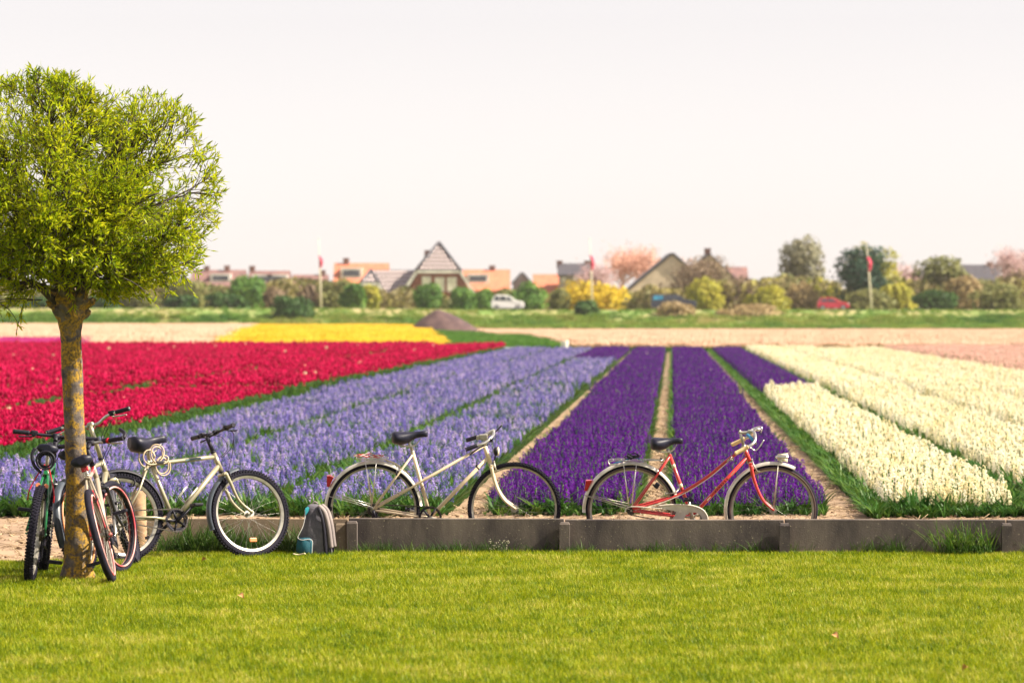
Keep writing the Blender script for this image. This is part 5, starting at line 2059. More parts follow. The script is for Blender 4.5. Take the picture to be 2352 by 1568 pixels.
def white_bike():
    L = conv(560, 776, 0.360, 0.2604)
    px = 712.1 + 560 * .2604
    Yb = 29.86
    rear = Vector(((px - 1176) * K * Yb, Yb + 0.06, Z_SOIL - 0.005))
    b = bike_root('cream white mixte bicycle with black grips and rear rack, behind the wall', rear, 0.0, math.radians(6))
    fa = L(1801, 771)
    ra = L(560, 777)
    wheel(b, xz(ra), (0, 0.3, 0), 0.362, 0.034, m_alu, rimw=0.010)
    st = Steer(L(1535, 200), L(1590, 370), 0.0)
    wheel(b, xz(fa), (0, 0.1, 0), 0.360, 0.034, m_alu, knob=True, rimw=0.010)
    mb = MB()
    bb = L(1060, 845)
    sc = L(905, 265)
    mb.tube([xz(sc), xz(bb)], 0.0145, 10)                                       # seat tube
    mb.tube([xz(L(1535, 198)), xz(L(1592, 372))], 0.0175, 10)                   # head tube
    mb.tube([xz(L(1568, 320)), xz(bb)], 0.0148, 10)                             # down tube
    for s in (-1, 1):
        mb.tube([xz(L(1536, 212), s * 0.016), xz(L(985, 528), s * 0.024), xz(L(562, 768), s * 0.055)], 0.0088, 8)   # twin top tubes
        mb.tube([xz(L(905, 292), s * 0.014), xz(L(740, 515), s * .035), xz(L(560, 768), s * 0.056)], 0.0072, 8)   # seat stays
        mb.tube([xz(L(575, 778), s * 0.056), xz(L(960, 836), s * 0.038), xz(bb, s * 0.025)], 0.0085, 8)  # chain stays
    mb.tube([xz(bb, -0.036), xz(bb, 0.036)], 0.021, 12)
    mb.build('frame', m_cream, b)
    mb = MB()
    mb.tube([xz(L(1530, 178)), xz(L(1536, 200))], [0.016, 0.020], 10)
    mb.tube([xz(L(1590, 368)), xz(L(1598, 392))], [0.021, 0.019], 10)
    mb.build('headset', m_alu, b)
    fork_part(b, st, L(1600, 395), [L(1622, 500), L(1660, 605), L(1720, 695), L(1815, 768)], m_cream)
    mb = MB()
    mb.tube([xz(L(872, 165)), xz(L(905, 270))], 0.0125, 10)
    mb.tube([xz(L(900, 262)), xz(L(905, 275))], 0.018, 10)
    mb.build('seat_post', m_alu, b)
    s0, s1 = L(722, 90), L(1040, 82)
    saddle(b, s0[0], s1[0], s0[1] + 0.006, hw_back=0.088, thick=0.100, nose_up=0.004, sag=0.008)
    mb = MB()
    mb.tube(smooth_path([xz(L(1540, 190)), xz(L(1552, 140)), xz(L(1572, 112)), xz(L(1612, 96))], 4), 0.0125, 10)
    mb.tube([xz(L(1612, 96), -0.03), xz(L(1612, 96), 0.03)], 0.019, 10)
    mb.build('stem', m_alu, b)
    mb = MB()
    bar = []
    for s in (-1, 1):
        bar.append([xz(L(1612, 96), 0), xz(L(1622, 92), s * 0.10), xz(L(1600, 110), s * 0.19), xz(L(1545, 150), s * 0.235), xz(L(1485, 168), s * 0.25), xz(L(1380, 205), s * 0.262)])
    for path in bar:
        mb.tube(smooth_path(path, 5), 0.0112, 10)
    hb = mb.build('handlebar', m_steel, b)
    for path in bar:
        mb = MB()
        a, e = path[4], path[5]
        d = (e - a).normalized()
        g = [a + d * 0.005, a + d * 0.012] + [a + d * (0.012 + 0.094 * t) for t in (.2, .4, .6, .8)] + [e, e + d * 0.004]
        mb.tube(g, [0.014, 0.0165, .0162, .0168, .0162, .0168, .0165, 0.019], 12)
        mb.build('grip', m_blackp, hb)
    for s in (-1, 1):
        mb = MB()
        mb.tube(smooth_path([xz(L(1600, 125), s * 0.20), xz(L(1640, 110), s * 0.18), xz(L(1690, 55), s * 0.155)] if s > 0 else [xz(L(1590, 160), s * 0.22), xz(L(1500, 190), s * .25), xz(L(1410, 255), s * 0.255)], 4), 0.0055, 6)
        mb.bbox(xz(L(1598, 130), s * 0.21), (0.03, 0.02, 0.03), 0.005)
        mb.build('brake_lever', m_blackp, hb)
    mb = MB()
    mb.bbox(xz(L(1530, 112), -0.14), (0.068, 0.03, 0.045), 0.008, M=Matrix.Rotation(math.radians(-4), 4, 'Y'))
    mb.bbox(xz(L(1482, 118), -0.14), (0.022, 0.026, 0.036), 0.008)
    mb.build('shifter', m_alu, hb)
    # lights
    mb = MB()
    c = xz(L(1640, 262), 0)
    mb.tube([c + Vector((-.02, 0, 0)), c + Vector((-.01, 0, 0)), c + Vector((.012, 0, 0))], [0.016, 0.032, 0.036], 14)
    mb.tube([c + Vector((-.004, 0, -.02)), xz(L(1628, 330)), xz(L(1605, 395))], 0.005, 6)
    hl = mb.build('headlight', m_blackp, b)
    mb = MB()
    mb.tube([c + Vector((.012, 0, 0)), c + Vector((.022, 0, 0)), c + Vector((.026, 0, 0))], [0.035, 0.033, 0.02], 14)
    mb.build('lens', m_lens, hl)
    mudguard(b, ra, 0.376, 4, 186, 0.05, m_fendw)
    mb = MB()
    mb.prism([xz(L(150, 478), -0.028), xz(L(178, 475), -0.028), xz(L(210, 492), -0.028), xz(L(170, 575), -0.028), xz(L(148, 575), -0.028)], (0, 0.056, 0))
    mb.build('rear_light', m_redlens, b)
    # luggage rack
    mb = MB()
    z1 = L(0, 318)[1]
    z0 = L(0, 335)[1]
    for s in (-1, 1):
        mb.tube(smooth_path([(L(410, 0)[0], s * 0.05, z1), (L(560, 0)[0], s * 0.056, z1), (L(690, 0)[0], s * 0.04, z1)], 4), 0.0035, 6)
        mb.tube([(L(430, 0)[0], s * 0.04, z0), (L(670, 0)[0], s * 0.03, z0)], 0.003, 6)
        for xx in (488, 590):
            mb.tube([(L(xx, 0)[0], s * 0.055, z1 - .004), xz(L(545, 740), s * 0.066)], 0.0028, 6)
        mb.tube([xz(L(560, 752), s * .06), xz(L(215, 640), s * 0.03)], 0.0022, 5)
        mb.tube([xz(L(560, 762), s * .06), xz(L(165, 655), s * 0.03)], 0.0022, 5)
    for xx in (410, 480, 550, 620, 690):
        mb.tube([(L(xx, 0)[0], -0.05, z1), (L(xx, 0)[0], 0.05, z1)], 0.003, 6)
    mb.build('luggage_rack', m_steel, b)
    mb = MB()
    mb.tube(smooth_path([xz(L(665, 338)), xz(L(760, 375)), xz(L(820, 425)), xz(L(880, 470))], 4), 0.0065, 8)
    mb.build('rack_arm', m_cream, b)
    crankset(b, bb, -1, 0.088, -14, 0.165, m_blackp, m_alu, m_blackp)
    mb = MB()
    for i, r in enumerate((0.046, 0.040, 0.034, 0.028)):
        mb.ring((ra[0], -0.036 - i * 0.005, ra[1]), (0, 1, 0), r, 0.004, 24, 5)
    mb.build('sprockets', m_chain, b)
    chain(b, 0.044, 0.086, ra, bb, -0.045)
    mb = MB()
    c = Vector((ra[0] + 0.01, -0.05, ra[1] - 0.05))
    mb.bbox(c, (0.045, 0.02, 0.06), 0.008)
    mb.disc(c + Vector((0.01, 0, -0.05)), (0, 1, 0), 0.02, 0.012)
    mb.tube([c + Vector((-.01, -.006, .05)), c + Vector((0, -.012, 0))], 0.012, 8)
    mb.build('derailleur', m_blackp, b)
    brake_arms(b, xz(L(760, 430)), (L(775, 500)[0] - L(760, 430)[0], L(775, 500)[1] - L(760, 430)[1]), mat=m_blackp)
    brake_arms(b, xz(L(1622, 375)), (0.022, -0.05), mat=m_alu)
    cable(b, [xz(L(1640, 130), .15), xz(L(1635, 180), .05), xz(L(1632, 250), .02), xz(L(1640, 350), 0)], 0.0022)
    cable(b, [xz(L(1545, 165), -.2), xz(L(1460, 240), -.1), xz(L(1400, 275), -.02)], 0.0025)
    cable(b, [xz(L(755, 505), -.04), xz(L(745, 560), -.045), xz(L(800, 645), -.045), xz(L(930, 620), -.045), xz(L(1080, 495), -.03)], 0.0022)
    mb = MB()
    mb.tube([xz(L(1475, 345), -.03), xz(L(1470, 400), -.035)], [0.004, 0.007], 6)
    mb.ring(xz(L(1478, 405)), (0.6, 0, 0.5), 0.019, 0.006, 16, 6)
    mb.build('frame_shifter', m_blackp, b)
    mb = MB()
    mb.tube([xz(L(150, 770), 0), xz(L(90, 765), -.005)], 0.007, 6)
    mb.bbox(xz(L(165, 770), 0), (0.05, 0.03, 0.035), 0.008)
    mb.build('mudguard_flap', m_blackp, b)
    # rope on the rack
    t = thing('rope', 'red and white twisted rope lying on the rack of the white bicycle', 'rope', b.matrix_basis @ Vector((L(500, 0)[0], 0, z1 + 0.004)))
    t.rotation_mode = 'QUATERNION'
    t.rotation_quaternion = b.rotation_quaternion
    pts = []
    for i in range(60):
        a = i / 59 * 2 * math.pi * 2
        pts.append(Vector((0.10 * math.cos(a) + 0.02 * math.sin(a * 2.5) + 0.02, 0.042 * math.sin(a), 0.008 + 0.006 * math.sin(a * 3.3) + 0.006 * (i > 30))))
    for ph, mt, nm in ((0, pmat('red_rope', (0.6, 0.03, 0.06), None, rough=0.8), 'red_strand'), (math.pi, pmat('white_rope', (0.75, 0.66, 0.58), None, rough=0.8), 'white_strand')):
        mb = MB()
        q = []
        for i, p in enumerate(pts):
            w = i * 1.9 + ph
            q.append(p + Vector((0, math.cos(w), math.sin(w))) * 0.003)
        mb.tube(q, 0.0038, 5)
        mb.build(nm, mt, t)


white_bike()


# ---- red ladies' bicycle behind the wall ------------------------------------
def red_bike():
    L = conv(555, 815, 0.354, 0.26696)
    px = 1301.6 + 555 * .26696
    Yb = 29.86
    rear = Vector(((px - 1176) * K * Yb, Yb + 0.06, Z_SOIL - 0.005))
    b = bike_root('red swan-neck bicycle with cream grips, silver mudguards and chain guard, behind the wall', rear, 0.0, math.radians(6))
    ra, fa = L(555, 815), L(1773, 815)
    wheel(b, xz(ra), (0, 0.2, 0), 0.354, 0.036, m_alu, wall_m=m_tan, rimw=0.012)
    st = Steer(L(1530, 280), L(1570, 400), 0.0)
    wheel(b, xz(fa), (0, 0.15, 0), 0.354, 0.036, m_alu, wall_m=m_tan, rimw=0.012)
    bb = L(1078, 872)
    mb = MB()
    mb.tube([xz(L(883, 335)), xz(bb)], 0.0145, 10)
    mb.tube([xz(L(1526, 270)), xz(L(1572, 398))], 0.0175, 10)
    mb.tube([xz(L(1548, 362)), xz(bb)], 0.0150, 10)
    mb.tube(smooth_path([xz(L(1520, 282)), xz(L(1390, 378)), xz(L(1240, 505)), xz(L(1110, 595)), xz(L(1010, 655))], 6), 0.0125, 10)
    for s in (-1, 1):
        mb.tube(smooth_path([xz(L(1015, 652), s * 0.010), xz(L(930, 692), s * .03), xz(L(800, 735), s * 0.042), xz(L(572, 800), s * 0.056)], 5), 0.0085, 8)
        mb.tube([xz(L(884, 352), s * 0.014), xz(L(800, 470), s * .036), xz(L(568, 800), s * 0.056)], 0.0085, 8)
        mb.tube([xz(L(570, 818), s * 0.056), xz(L(900, 862), s * 0.040), xz(bb, s * 0.025)], 0.0085, 8)
    mb.tube([xz(bb, -0.036), xz(bb, 0.036)], 0.021, 12)
    mb.build('frame', m_redp, b)
    mb = MB()     # worn pale decals on the seat tube and lettering on the down tube
    sa, sb_ = xz(L(883, 335)), xz(bb)
    for f0, f1 in ((0.155, 0.215), (0.47, 0.53)):
        mb.tube([sa.lerp(sb_, f0), sa.lerp(sb_, f1)], 0.0153, 10)
    da, db = xz(L(1548, 362)), xz(bb)
    for f0, f1 in ((0.22, 0.29), (0.66, 0.72)):
        p0, p1 = da.lerp(db, f0), da.lerp(db, f1)
        mb.box((p0 + p1) / 2 + Vector((0, -0.0146, 0)), ((p1 - p0).length, 0.003, 0.008), M=Matrix.Rotation(-math.atan2((p1 - p0).z, (p1 - p0).x), 4, 'Y'))
    mb.build('decal', m_decal, b)
    mb = MB()
    for k in range(7):
        p0 = da.lerp(db, 0.36 + 0.035 * k)
        M = Matrix.Rotation(-math.atan2((da - db).z, (da - db).x), 4, 'Y')
        mb.box(p0 + Vector((0, -0.0147, 0)), (0.012, 0.002, 0.016 if k % 2 else 0.013), M=M)
    mb.build('decal', m_decalr, b)
    mb = MB()
    mb.tube(smooth_path([xz(L(1385, 398), -0.012), xz(L(1250, 515), -0.014), xz(L(1110, 612), -0.014), xz(L(1000, 672), -0.03), xz(L(800, 752), -0.05), xz(L(640, 798), -.062)], 6), 0.0032, 6)
    mb.build('cable', m_whitep, b)
    mb = MB()
    mb.tube([xz(L(1520, 252)), xz(L(1526, 272))], [0.016, 0.020], 10)
    mb.tube([xz(L(1572, 396)), xz(L(1578, 412))], [0.021, 0.019], 10)
    mb.build('headset', m_alu, b)
    fork_part(b, st, L(1580, 418), [L(1604, 530), L(1645, 645), L(1695, 735), L(1782, 812)], m_redp, r0=0.0145)
    mb = MB()
    mb.tube([xz(L(866, 285)), xz(L(884, 338))], 0.0125, 10)
    mb.build('seat_post', m_alu, b)
    s0, s1 = L(718, 195), L(1000, 200)
    sd = saddle(b, s0[0], s1[0], s0[1] + 0.008, hw_back=0.092, thick=0.098, nose_up=-0.004, sag=0.004)
    mb = MB()
    for s in (-1, 1):
        c = xz(L(775, 305), s * 0.035)
        path = [c + Vector((0.013 * math.cos(k * 1.05), 0.013 * math.sin(k * 1.05), -0.012 + 0.0016 * k)) for k in range(20)]
        mb.tube(path, 0.0025, 5)
    mb.build('saddle_springs', m_alu, sd)
    # tall stem with forward reach, dropped bar with cream grips
    mb = MB()
    mb.tube([xz(L(1522, 262)), xz(L(1490, 140))], 0.0115, 10)
    mb.tube(smooth_path([xz(L(1478, 138)), xz(L(1510, 146)), xz(L(1570, 142))], 4), 0.0125, 10)
    mb.tube([xz(L(1570, 142), -.03), xz(L(1570, 142), .03)], 0.017, 10)
    mb.tube([xz(L(1484, 150)), xz(L(1490, 122))], 0.006, 8)
    mb.build('stem', m_alu, b)
    bars = []
    for s in (-1, 1):
        bars.append([xz(L(1570, 142), 0), xz(L(1600, 128), s * 0.06), xz(L(1610, 150), s * 0.13), xz(L(1600, 195), s * 0.19), xz(L(1545, 232), s * 0.225), xz(L(1440, 285), s * 0.24)])
    mb = MB()
    for p in bars:
        mb.tube(smooth_path(p, 5), 0.0112, 10)
    hb = mb.build('handlebar', m_steel, b)
    for p in bars:
        mb = MB()
        a, e = p[4], p[5]
        d = (e - a).normalized()
        mb.tube([a, a + d * .003, a + d * .008, a + d * 0.05, a + d * .085, e, e + d * 0.006, e + d * .01], [0.012, 0.019, 0.0165, 0.0158, 0.0165, 0.0158, 0.0175, 0.012], 12)
        mb.build('grip', m_gripc, hb)
    mb = MB()
    mb.tube([xz(L(1545, 155), -.055), xz(L(1572, 170), -0.10), xz(L(1590, 190), -.16)], 0.0122, 10)
    mb.build('blue_tape', m_blue, hb)
    mb = MB()
    c = xz(L(1632, 112), -0.02)
    rings = []
    for z, r in ((-0.012, 0.024), (-0.004, 0.031), (0.006, 0.030), (0.013, 0.022), (0.016, 0.008)):
        rings.append([c + Vector((r * math.cos(a), r * math.sin(a), z)) for a in [i * 6.283 / 18 for i in range(18)]])
    mb.loft(rings)
    mb.build('bell', m_steel, hb)
    for s in (-1, 1):
        mb = MB()
        if s < 0:
            mb.tube(smooth_path([xz(L(1560, 238), s * .215), xz(L(1605, 268), s * 0.20), xz(L(1640, 240), s * .20), xz(L(1680, 180), s * .19)], 4), 0.0045, 6)
        else:
            mb.tube(smooth_path([xz(L(1590, 170), s * .16), xz(L(1625, 128), s * 0.15), xz(L(1670, 112), s * .14), xz(L(1688, 128), s * .13), xz(L(1678, 165), s * .13)], 4), 0.0045, 6)
        mb.bbox(xz(L(1600, 205), s * .19), (0.03, 0.016, 0.02), 0.004)
        mb.build('brake_lever', m_steel, hb)
    mudguard(b, fa, 0.372, 62, 196, 0.05, m_fendw)
    mudguard(b, ra, 0.372, 14, 183, 0.05, m_fendw)
    mb = MB()
    for s in (-1, 1):
        mb.tube([xz(L(1818, 400), s * 0.02), xz(L(1782, 812), s * .055)], 0.003, 5)
        mb.tube([xz(L(155, 682), s * .028), xz(L(530, 770), s * .06)], 0.0028, 5)
        mb.tube([xz(L(165, 690), s * .028), xz(L(540, 800), s * .06)], 0.0028, 5)
    mb.build('mudguard_stay', m_alu, b)
    mb = MB()      # flat chrome lamp on the front mudguard
    c = xz(L(1850, 355))
    rings = []
    for x, zt, zb, hw in ((-0.05, 0.004, -0.006, 0.012), (-0.035, 0.013, -0.014, 0.026), (0.0, 0.017, -0.020, 0.032), (0.035, 0.019, -0.022, 0.033), (0.05, 0.018, -0.004, 0.030)):
        rings.append([c + Vector((x, hw * math.cos(a), (zt if math.sin(a) > 0 else -zb) * math.sin(a))) for a in [i * 6.283 / 16 for i in range(16)]])
    mb.loft(rings)
    mb.tube([c + Vector((-0.01, 0, -0.018)), c + Vector((-0.008, 0, -0.042))], [0.009, 0.013], 8)
    hl = mb.build('headlight', m_steel, b)
    mb = MB()
    mb.tube([c + Vector((-.034, -.001, -.004)), c + Vector((.046, -.001, -.006))], [0.0265, 0.0345], 16, flat=(1, 0.16))
    mb.build('lamp_band', m_lens, hl)
    mb = MB()
    mb.prism([xz(L(150, 650), -0.026), xz(L(165, 558), -0.026), xz(L(218, 555), -0.026), xz(L(178, 640), -0.026)], (0, 0.052, 0))
    mb.build('rear_light', m_redlens, b)
    mb = MB()     # rack
    z1, z0 = L(0, 382)[1], L(0, 415)[1]
    for s in (-1, 1):
        mb.tube(smooth_path([xz(L(372, 425), s * .03), xz(L(360, 390), s * .045), xz(L(420, 380), s * .05), xz(L(640, 380), s * .045), xz(L(830, 384), s * 0.018)], 5), 0.0036, 6)
        mb.tube([xz(L(372, 424), s * .03), xz(L(690, 405), s * .03)], 0.003, 6)
        for xx, xe in ((487, 533), (598, 562)):
            mb.tube([xz(L(xx, 405), s * .045), xz(L(xe, 765), s * .066)], 0.0032, 6)
    for xx in (400, 470, 540, 610, 680):
        mb.tube([xz(L(xx, 381), -.048), xz(L(xx, 381), .048)], 0.0032, 6)
    mb.build('luggage_rack', m_steel, b)
    crankset(b, bb, -1, 0.075, 102, 0.155, m_alu, m_alu, m_blackp, y=0.05)
    mb = MB()      # chain guard: thin shell with the two arches cut out
    g = [(785, 770), (880, 758), (1000, 758), (1090, 768), (1165, 800), (1200, 845), (1208, 885), (1165, 885), (1150, 850), (1110, 825), (1060, 822), (1020, 850), (1000, 890), (960, 895), (925, 890), (905, 880), (930, 850), (938, 825), (925, 810), (870, 800), (830, 795)]
    mb.prism([xz(L(*p), -0.082) for p in g], (0, 0.014, 0))
    mb.build('chain_guard', m_fendw, b)
    mb = MB()
    edge = smooth_path([xz(L(785, 768), -.083), xz(L(880, 757), -.083), xz(L(1000, 757), -.083), xz(L(1090, 767), -.083), xz(L(1165, 799), -.083), xz(L(1203, 850), -.083), xz(L(1210, 890), -.083)], 4)
    mb.tube(edge, 0.006, 6)
    mb.box(xz(L(975, 812), -.0835), (0.024, 0.004, 0.026))
    mb.build('chain_guard_rim', m_whitep, b)
    mb = MB()
    mb.disc((ra[0], -0.045, ra[1]), (0, 1, 0), 0.032, 0.006, 20)
    mb.build('sprocket', m_chain, b)
    chain(b, 0.032, 0.073, ra, bb, -0.05)
    mb = MB()
    mb.tube(smooth_path([xz(L(500, 830), -.062), xz(L(520, 785), -.062), xz(L(620, 778), -.062), xz(L(830, 795), -.062)], 4), 0.004, 6)
    mb.build('chain_stay_guard', m_whitep, b)
    brake_arms(b, xz(L(1592, 405)), (L(1640, 480)[0] - L(1592, 405)[0], L(1640, 480)[1] - L(1592, 405)[1]))
    brake_arms(b, xz(L(965, 655)), (L(870, 672)[0] - L(965, 655)[0], L(870, 672)[1] - L(965, 655)[1]))
    mb = MB()
    mb.bbox(xz(L(775, 600), -.02), (0.036, 0.028, 0.045), 0.006, M=Matrix.Rotation(math.radians(35), 4, 'Y'))
    mb.tube([xz(L(740, 595), -.03), xz(L(770, 600), -.02)], 0.006, 6)
    mb.build('dynamo', m_blackp, b)
    cable(b, [xz(L(1600, 215), -.19), xz(L(1560, 260), -.06), xz(L(1520, 320), -.02), xz(L(1500, 375), -.015)], 0.0026, m_alu)
    cable(b, [xz(L(1450, 295), -.2), xz(L(1420, 325), -.08), xz(L(1395, 380), -.015)], 0.0026)
    mb = MB()
    mb.tube([xz(L(1380, 392), -.015), xz(L(1420, 350), -.02)], [0.008, 0.006], 8)
    mb.bbox(xz(L(1415, 378), -.02), (0.022, 0.01, 0.016), 0.003)
    mb.build('frame_shifter', m_alu, b)
    # bungee and cable lock on the rack: things of their own
    t = thing('cable_lock', 'dark coiled cable lock lying on the rack of the red bicycle', 'lock', b.matrix_basis @ xz(L(560, 352)))
    t.rotation_mode = 'QUATERNION'
    t.rotation_quaternion = b.rotation_quaternion
    mb = MB()
    pts = []
    for i in range(80):
        a = i / 79 * 2 * math.pi * 4
        k = i / 79
        pts.append(Vector((0.048 * math.cos(a) + .015 * math.sin(k * 9), 0.035 * math.sin(a), 0.012 * math.sin(a + k * 5) + 0.012 * math.cos(k * 7) - .002)))
    mb.tube(pts, 0.0048, 6)
    mb.build('coil', m_blackp, t)
    mb = MB()
    mb.bbox((-0.02, -0.035, 0.0), (0.05, 0.02, 0.022), 0.006, M=Matrix.Rotation(0.5, 4, 'Y'))
    mb.build('lock_body', m_blackp, t)
    t = thing('bungee_cord', 'blue and black bungee cord stretched along the rack of the red bicycle', 'bungee cord', b.matrix_basis @ xz(L(600, 380)))
    t.rotation_mode = 'QUATERNION'
    t.rotation_quaternion = b.rotation_quaternion
    o_ = xz(L(600, 380))
    mb = MB()
    mb.tube(smooth_path([xz(L(400, 408)) - o_ + Vector((0, -.03, 0)), xz(L(500, 390)) - o_ + Vector((0, -.04, .01)), xz(L(560, 368)) - o_, xz(L(610, 372)) - o_ + Vector((0, .02, 0)), xz(L(660, 390)) - o_ + Vector((0, -.03, 0))], 5), 0.004, 6)
    mb.build('cord', m_blue, t)
    mb = MB()
    mb.tube(smooth_path([xz(L(640, 378)) - o_, xz(L(730, 382)) - o_, xz(L(800, 384)) - o_], 4), 0.003, 6)
    mb.ring(xz(L(815, 385)) - o_, (0, 1, 0), 0.014, 0.003, 14, 5)
    mb.ring(xz(L(812, 372)) - o_, (1, 0, 1), 0.010, 0.003, 12, 5)
    mb.build('hook', m_blackp, t)


red_bike()


# ---- mountain bikes ----------------------------------------------------------
def mtb(label, rear, yaw, lean, steer, paint, rimm, tyre_r=0.332, tyre_w=0.05, knob=True, saddle_z=0.92, cranks=40, bar='flat', fenders=(), wall=None,
        barm=None, gripm=None, forkm=None, wb=1.05, stem_h=0.0, rim_ring=None, lights=(), crankm=None, ringm=None, susp=False, decal=None, reflectors=(), sad=(0.145, 0.075), post_m=None, barend=False, stemm=None, barw=0.305, sshift=0.0, sthick=0.072, ring_front=True, rimf=None):
    b = bike_root(label, rear, yaw, lean)
    ra, fa = (0.0, tyre_r), (wb, tyre_r)
    bb = (0.425, 0.292)
    sc = (0.262, 0.735)
    ht, hbm = (0.785, 0.800), (0.838, 0.662)
    st = Steer(ht, hbm, steer)
    wheel(b, xz(ra), (0, 0, 0), tyre_r, tyre_w, rimm, knob=knob, rimw=0.013, spokes=32, hubr=0.022, wall_m=wall)
    fe = st.M.to_euler()
    wheel(b, st(xz(fa)), fe, tyre_r, tyre_w, rimf or rimm, knob=knob, rimw=0.013, spokes=32, reflectors=reflectors, wall_m=wall)
    if rim_ring:
        for c, e in ((xz(ra), None), (st(xz(fa)), fe))[:2 if ring_front else 1]:
            mb = MB()
            for s in (-1, 1):
                mb.ring((0, s * tyre_w * .44, 0), (0, 1, 0), tyre_r - tyre_w * 1.02, 0.007, 60, 6, flat=(1, 1))
            o = mb.build('rim_stripe', rim_ring, b, c)
            if e:
                o.rotation_euler = e
    mb = MB()
    mb.tube([xz(sc), xz(bb)], 0.0165, 10)
    mb.tube([xz(ht), xz(hbm)], 0.0195, 10)
    tt = (ht[0] + 0.006, ht[1] - 0.03)
    mb.tube(smooth_path([xz((sc[0] - 0.03, sc[1] + 0.012)), xz((sc[0] + 0.012, sc[1] - 0.015)), xz((sc[0] + 0.05, sc[1] - 0.008)), xz(tt)], 3), 0.0160, 10)
    mb.tube([xz((hbm[0] - 0.012, hbm[1] + 0.045)), xz(bb)], 0.0195, 10)
    for s in (-1, 1):
        mb.tube([xz((sc[0] - 0.02, sc[1] - 0.01), s * 0.014), xz((0.14, 0.53), s * 0.045), xz((0.008, tyre_r + 0.012), s * 0.064)], 0.0088, 8)
        mb.tube([xz((0.012, tyre_r - 0.006), s * 0.064), xz((0.25, 0.318), s * 0.05), xz(bb, s * 0.03)], [0.0088, 0.0098, 0.0115], 8)
    mb.tube([xz(bb, -0.037), xz(bb, 0.037)], 0.023, 12)
    mb.build('frame', paint, b)
    if decal:
        mb = MB()
        a0, a1 = xz((sc[0] + 0.05, sc[1] - 0.008)), xz(tt)
        mb.box(a0.lerp(a1, 0.62) + Vector((0, -0.0155, 0)), (0.13, 0.003, 0.014), M=Matrix.Rotation(-math.atan2((a1 - a0).z, (a1 - a0).x), 4, 'Y'))
        mb.build('decal', decal, b)
    mb = MB()
    mb.tube([st(xz((ht[0] - 0.006, ht[1] + 0.016))), xz(ht)], [0.018, 0.022], 10)
    mb.tube([xz(hbm), xz((hbm[0] + 0.005, hbm[1] - 0.014))], [0.022, 0.02], 10)
    mb.build('headset', m_blackp, b)
    crown = (hbm[0] + 0.010, hbm[1] - 0.028)
    fork_part(b, st, crown, [(hbm[0] + 0.045, hbm[1] - 0.10), (hbm[0] + 0.105, hbm[1] - 0.235), (wb, tyre_r)], forkm or paint, spread=0.055, r0=0.0155, r1=0.0105)
    mb = MB()
    top = saddle_z - 0.045
    mb.tube([xz((sc[0] - 0.05 * (top - sc[1]) / 0.2 * 0.9, top)), xz(sc)], 0.0135, 10)
    mb.tube([xz((sc[0] - 0.003, sc[1] + 0.018)), xz((sc[0] + .002, sc[1] - .004))], 0.020, 10)
    mb.build('seat_post', post_m or m_alu, b)
    sx = sc[0] - 0.045 * (top - sc[1]) / 0.2
    saddle(b, sx - sad[0] + sshift, sx + 0.135 + sshift, saddle_z, hw_back=sad[1], thick=sthick, nose_up=0.0, sag=0.018)
    # stem and bar
    bt = Vector((ht[0] - 0.012 + 0.02, 0, ht[1] + 0.085 + stem_h))
    stem_top = Vector((ht[0] - 0.040 - stem_h * .3, 0, ht[1] + 0.10 + stem_h))
    mb = MB()
    if bar == 'flat':
        bt = stem_top + Vector((0.075, 0, 0.035))
        mb.tube([st(xz((ht[0] - 0.002, ht[1] + 0.004))), st(stem_top)], [0.016, 0.0165], 10)
        mb.tube([st(stem_top), st(bt)], [0.0165, 0.014], 10)
    else:
        bt = stem_top + Vector((0.03, 0, 0.03))
        mb.tube([st(xz((ht[0] - 0.002, ht[1] + 0.004))), st(stem_top), st(bt)], [0.016, 0.0165, 0.016], 10)
    mb.tube([st(bt + Vector((0, -.024, 0))), st(bt + Vector((0, .024, 0)))], 0.021, 10)
    mb.build('stem', stemm or m_blackp, b)
    mb = MB()
    paths = []
    for s in (-1, 1):
        if bar == 'flat':
            paths.append([bt, bt + Vector((0, s * 0.10, 0)), bt + Vector((-0.012, s * 0.17, 0.004)), bt + Vector((-0.022, s * barw, 0.006))])
        else:
            paths.append([bt, bt + Vector((0, s * 0.06, 0.0)), bt + Vector((-0.01, s * 0.12, 0.028)), bt + Vector((-0.03, s * 0.19, 0.038)), bt + Vector((-0.075, s * 0.315, 0.034))])
    for p in paths:
        mb.tube(smooth_path([st(q) for q in p], 4), 0.0112, 10)
    hb = mb.build('handlebar', barm or m_blackp, b)
    for s, p in zip((-1, 1), paths):
        e = st(p[-1])
        a = st(p[-2])
        d = (e - a).normalized()
        mb = MB()
        g0 = e - d * 0.115
        mb.tube([g0, g0 + d * .004, g0 + d * .012] + [g0 + d * (0.012 + .013 * k) for k in range(1, 8)] + [e - d * .004, e], [0.014, 0.019, 0.016] + [0.0168 if k % 2 else 0.0155 for k in range(1, 8)] + [0.019, 0.015], 12)
        mb.build('grip', gripm or m_blackp, hb)
        mb = MB()
        c = e - d * 0.15
        mb.bbox(c, (0.036, 0.034, 0.034), 0.006)
        mb.bbox(c + Vector((0.0, 0, 0.012)), (0.03, 0.05, 0.02), 0.006)
        mb.build('shifter', m_blackp, hb)
        mb = MB()
        f = st(bt + Vector((1, 0, 0))) - st(bt)
        mb.tube(smooth_path([c + f * 0.01 - Vector((0, 0, .012)), c + f * 0.045 - Vector((0, 0, .02)), c + f * 0.05 + d * 0.05 - Vector((0, 0, .028)), c + f * 0.045 + d * 0.11 - Vector((0, 0, .034))], 4), [0.006] * 12 + [0.0055], 6)
        mb.build('brake_lever', m_blackp if bar == 'flat' and not barend else m_steel, hb)
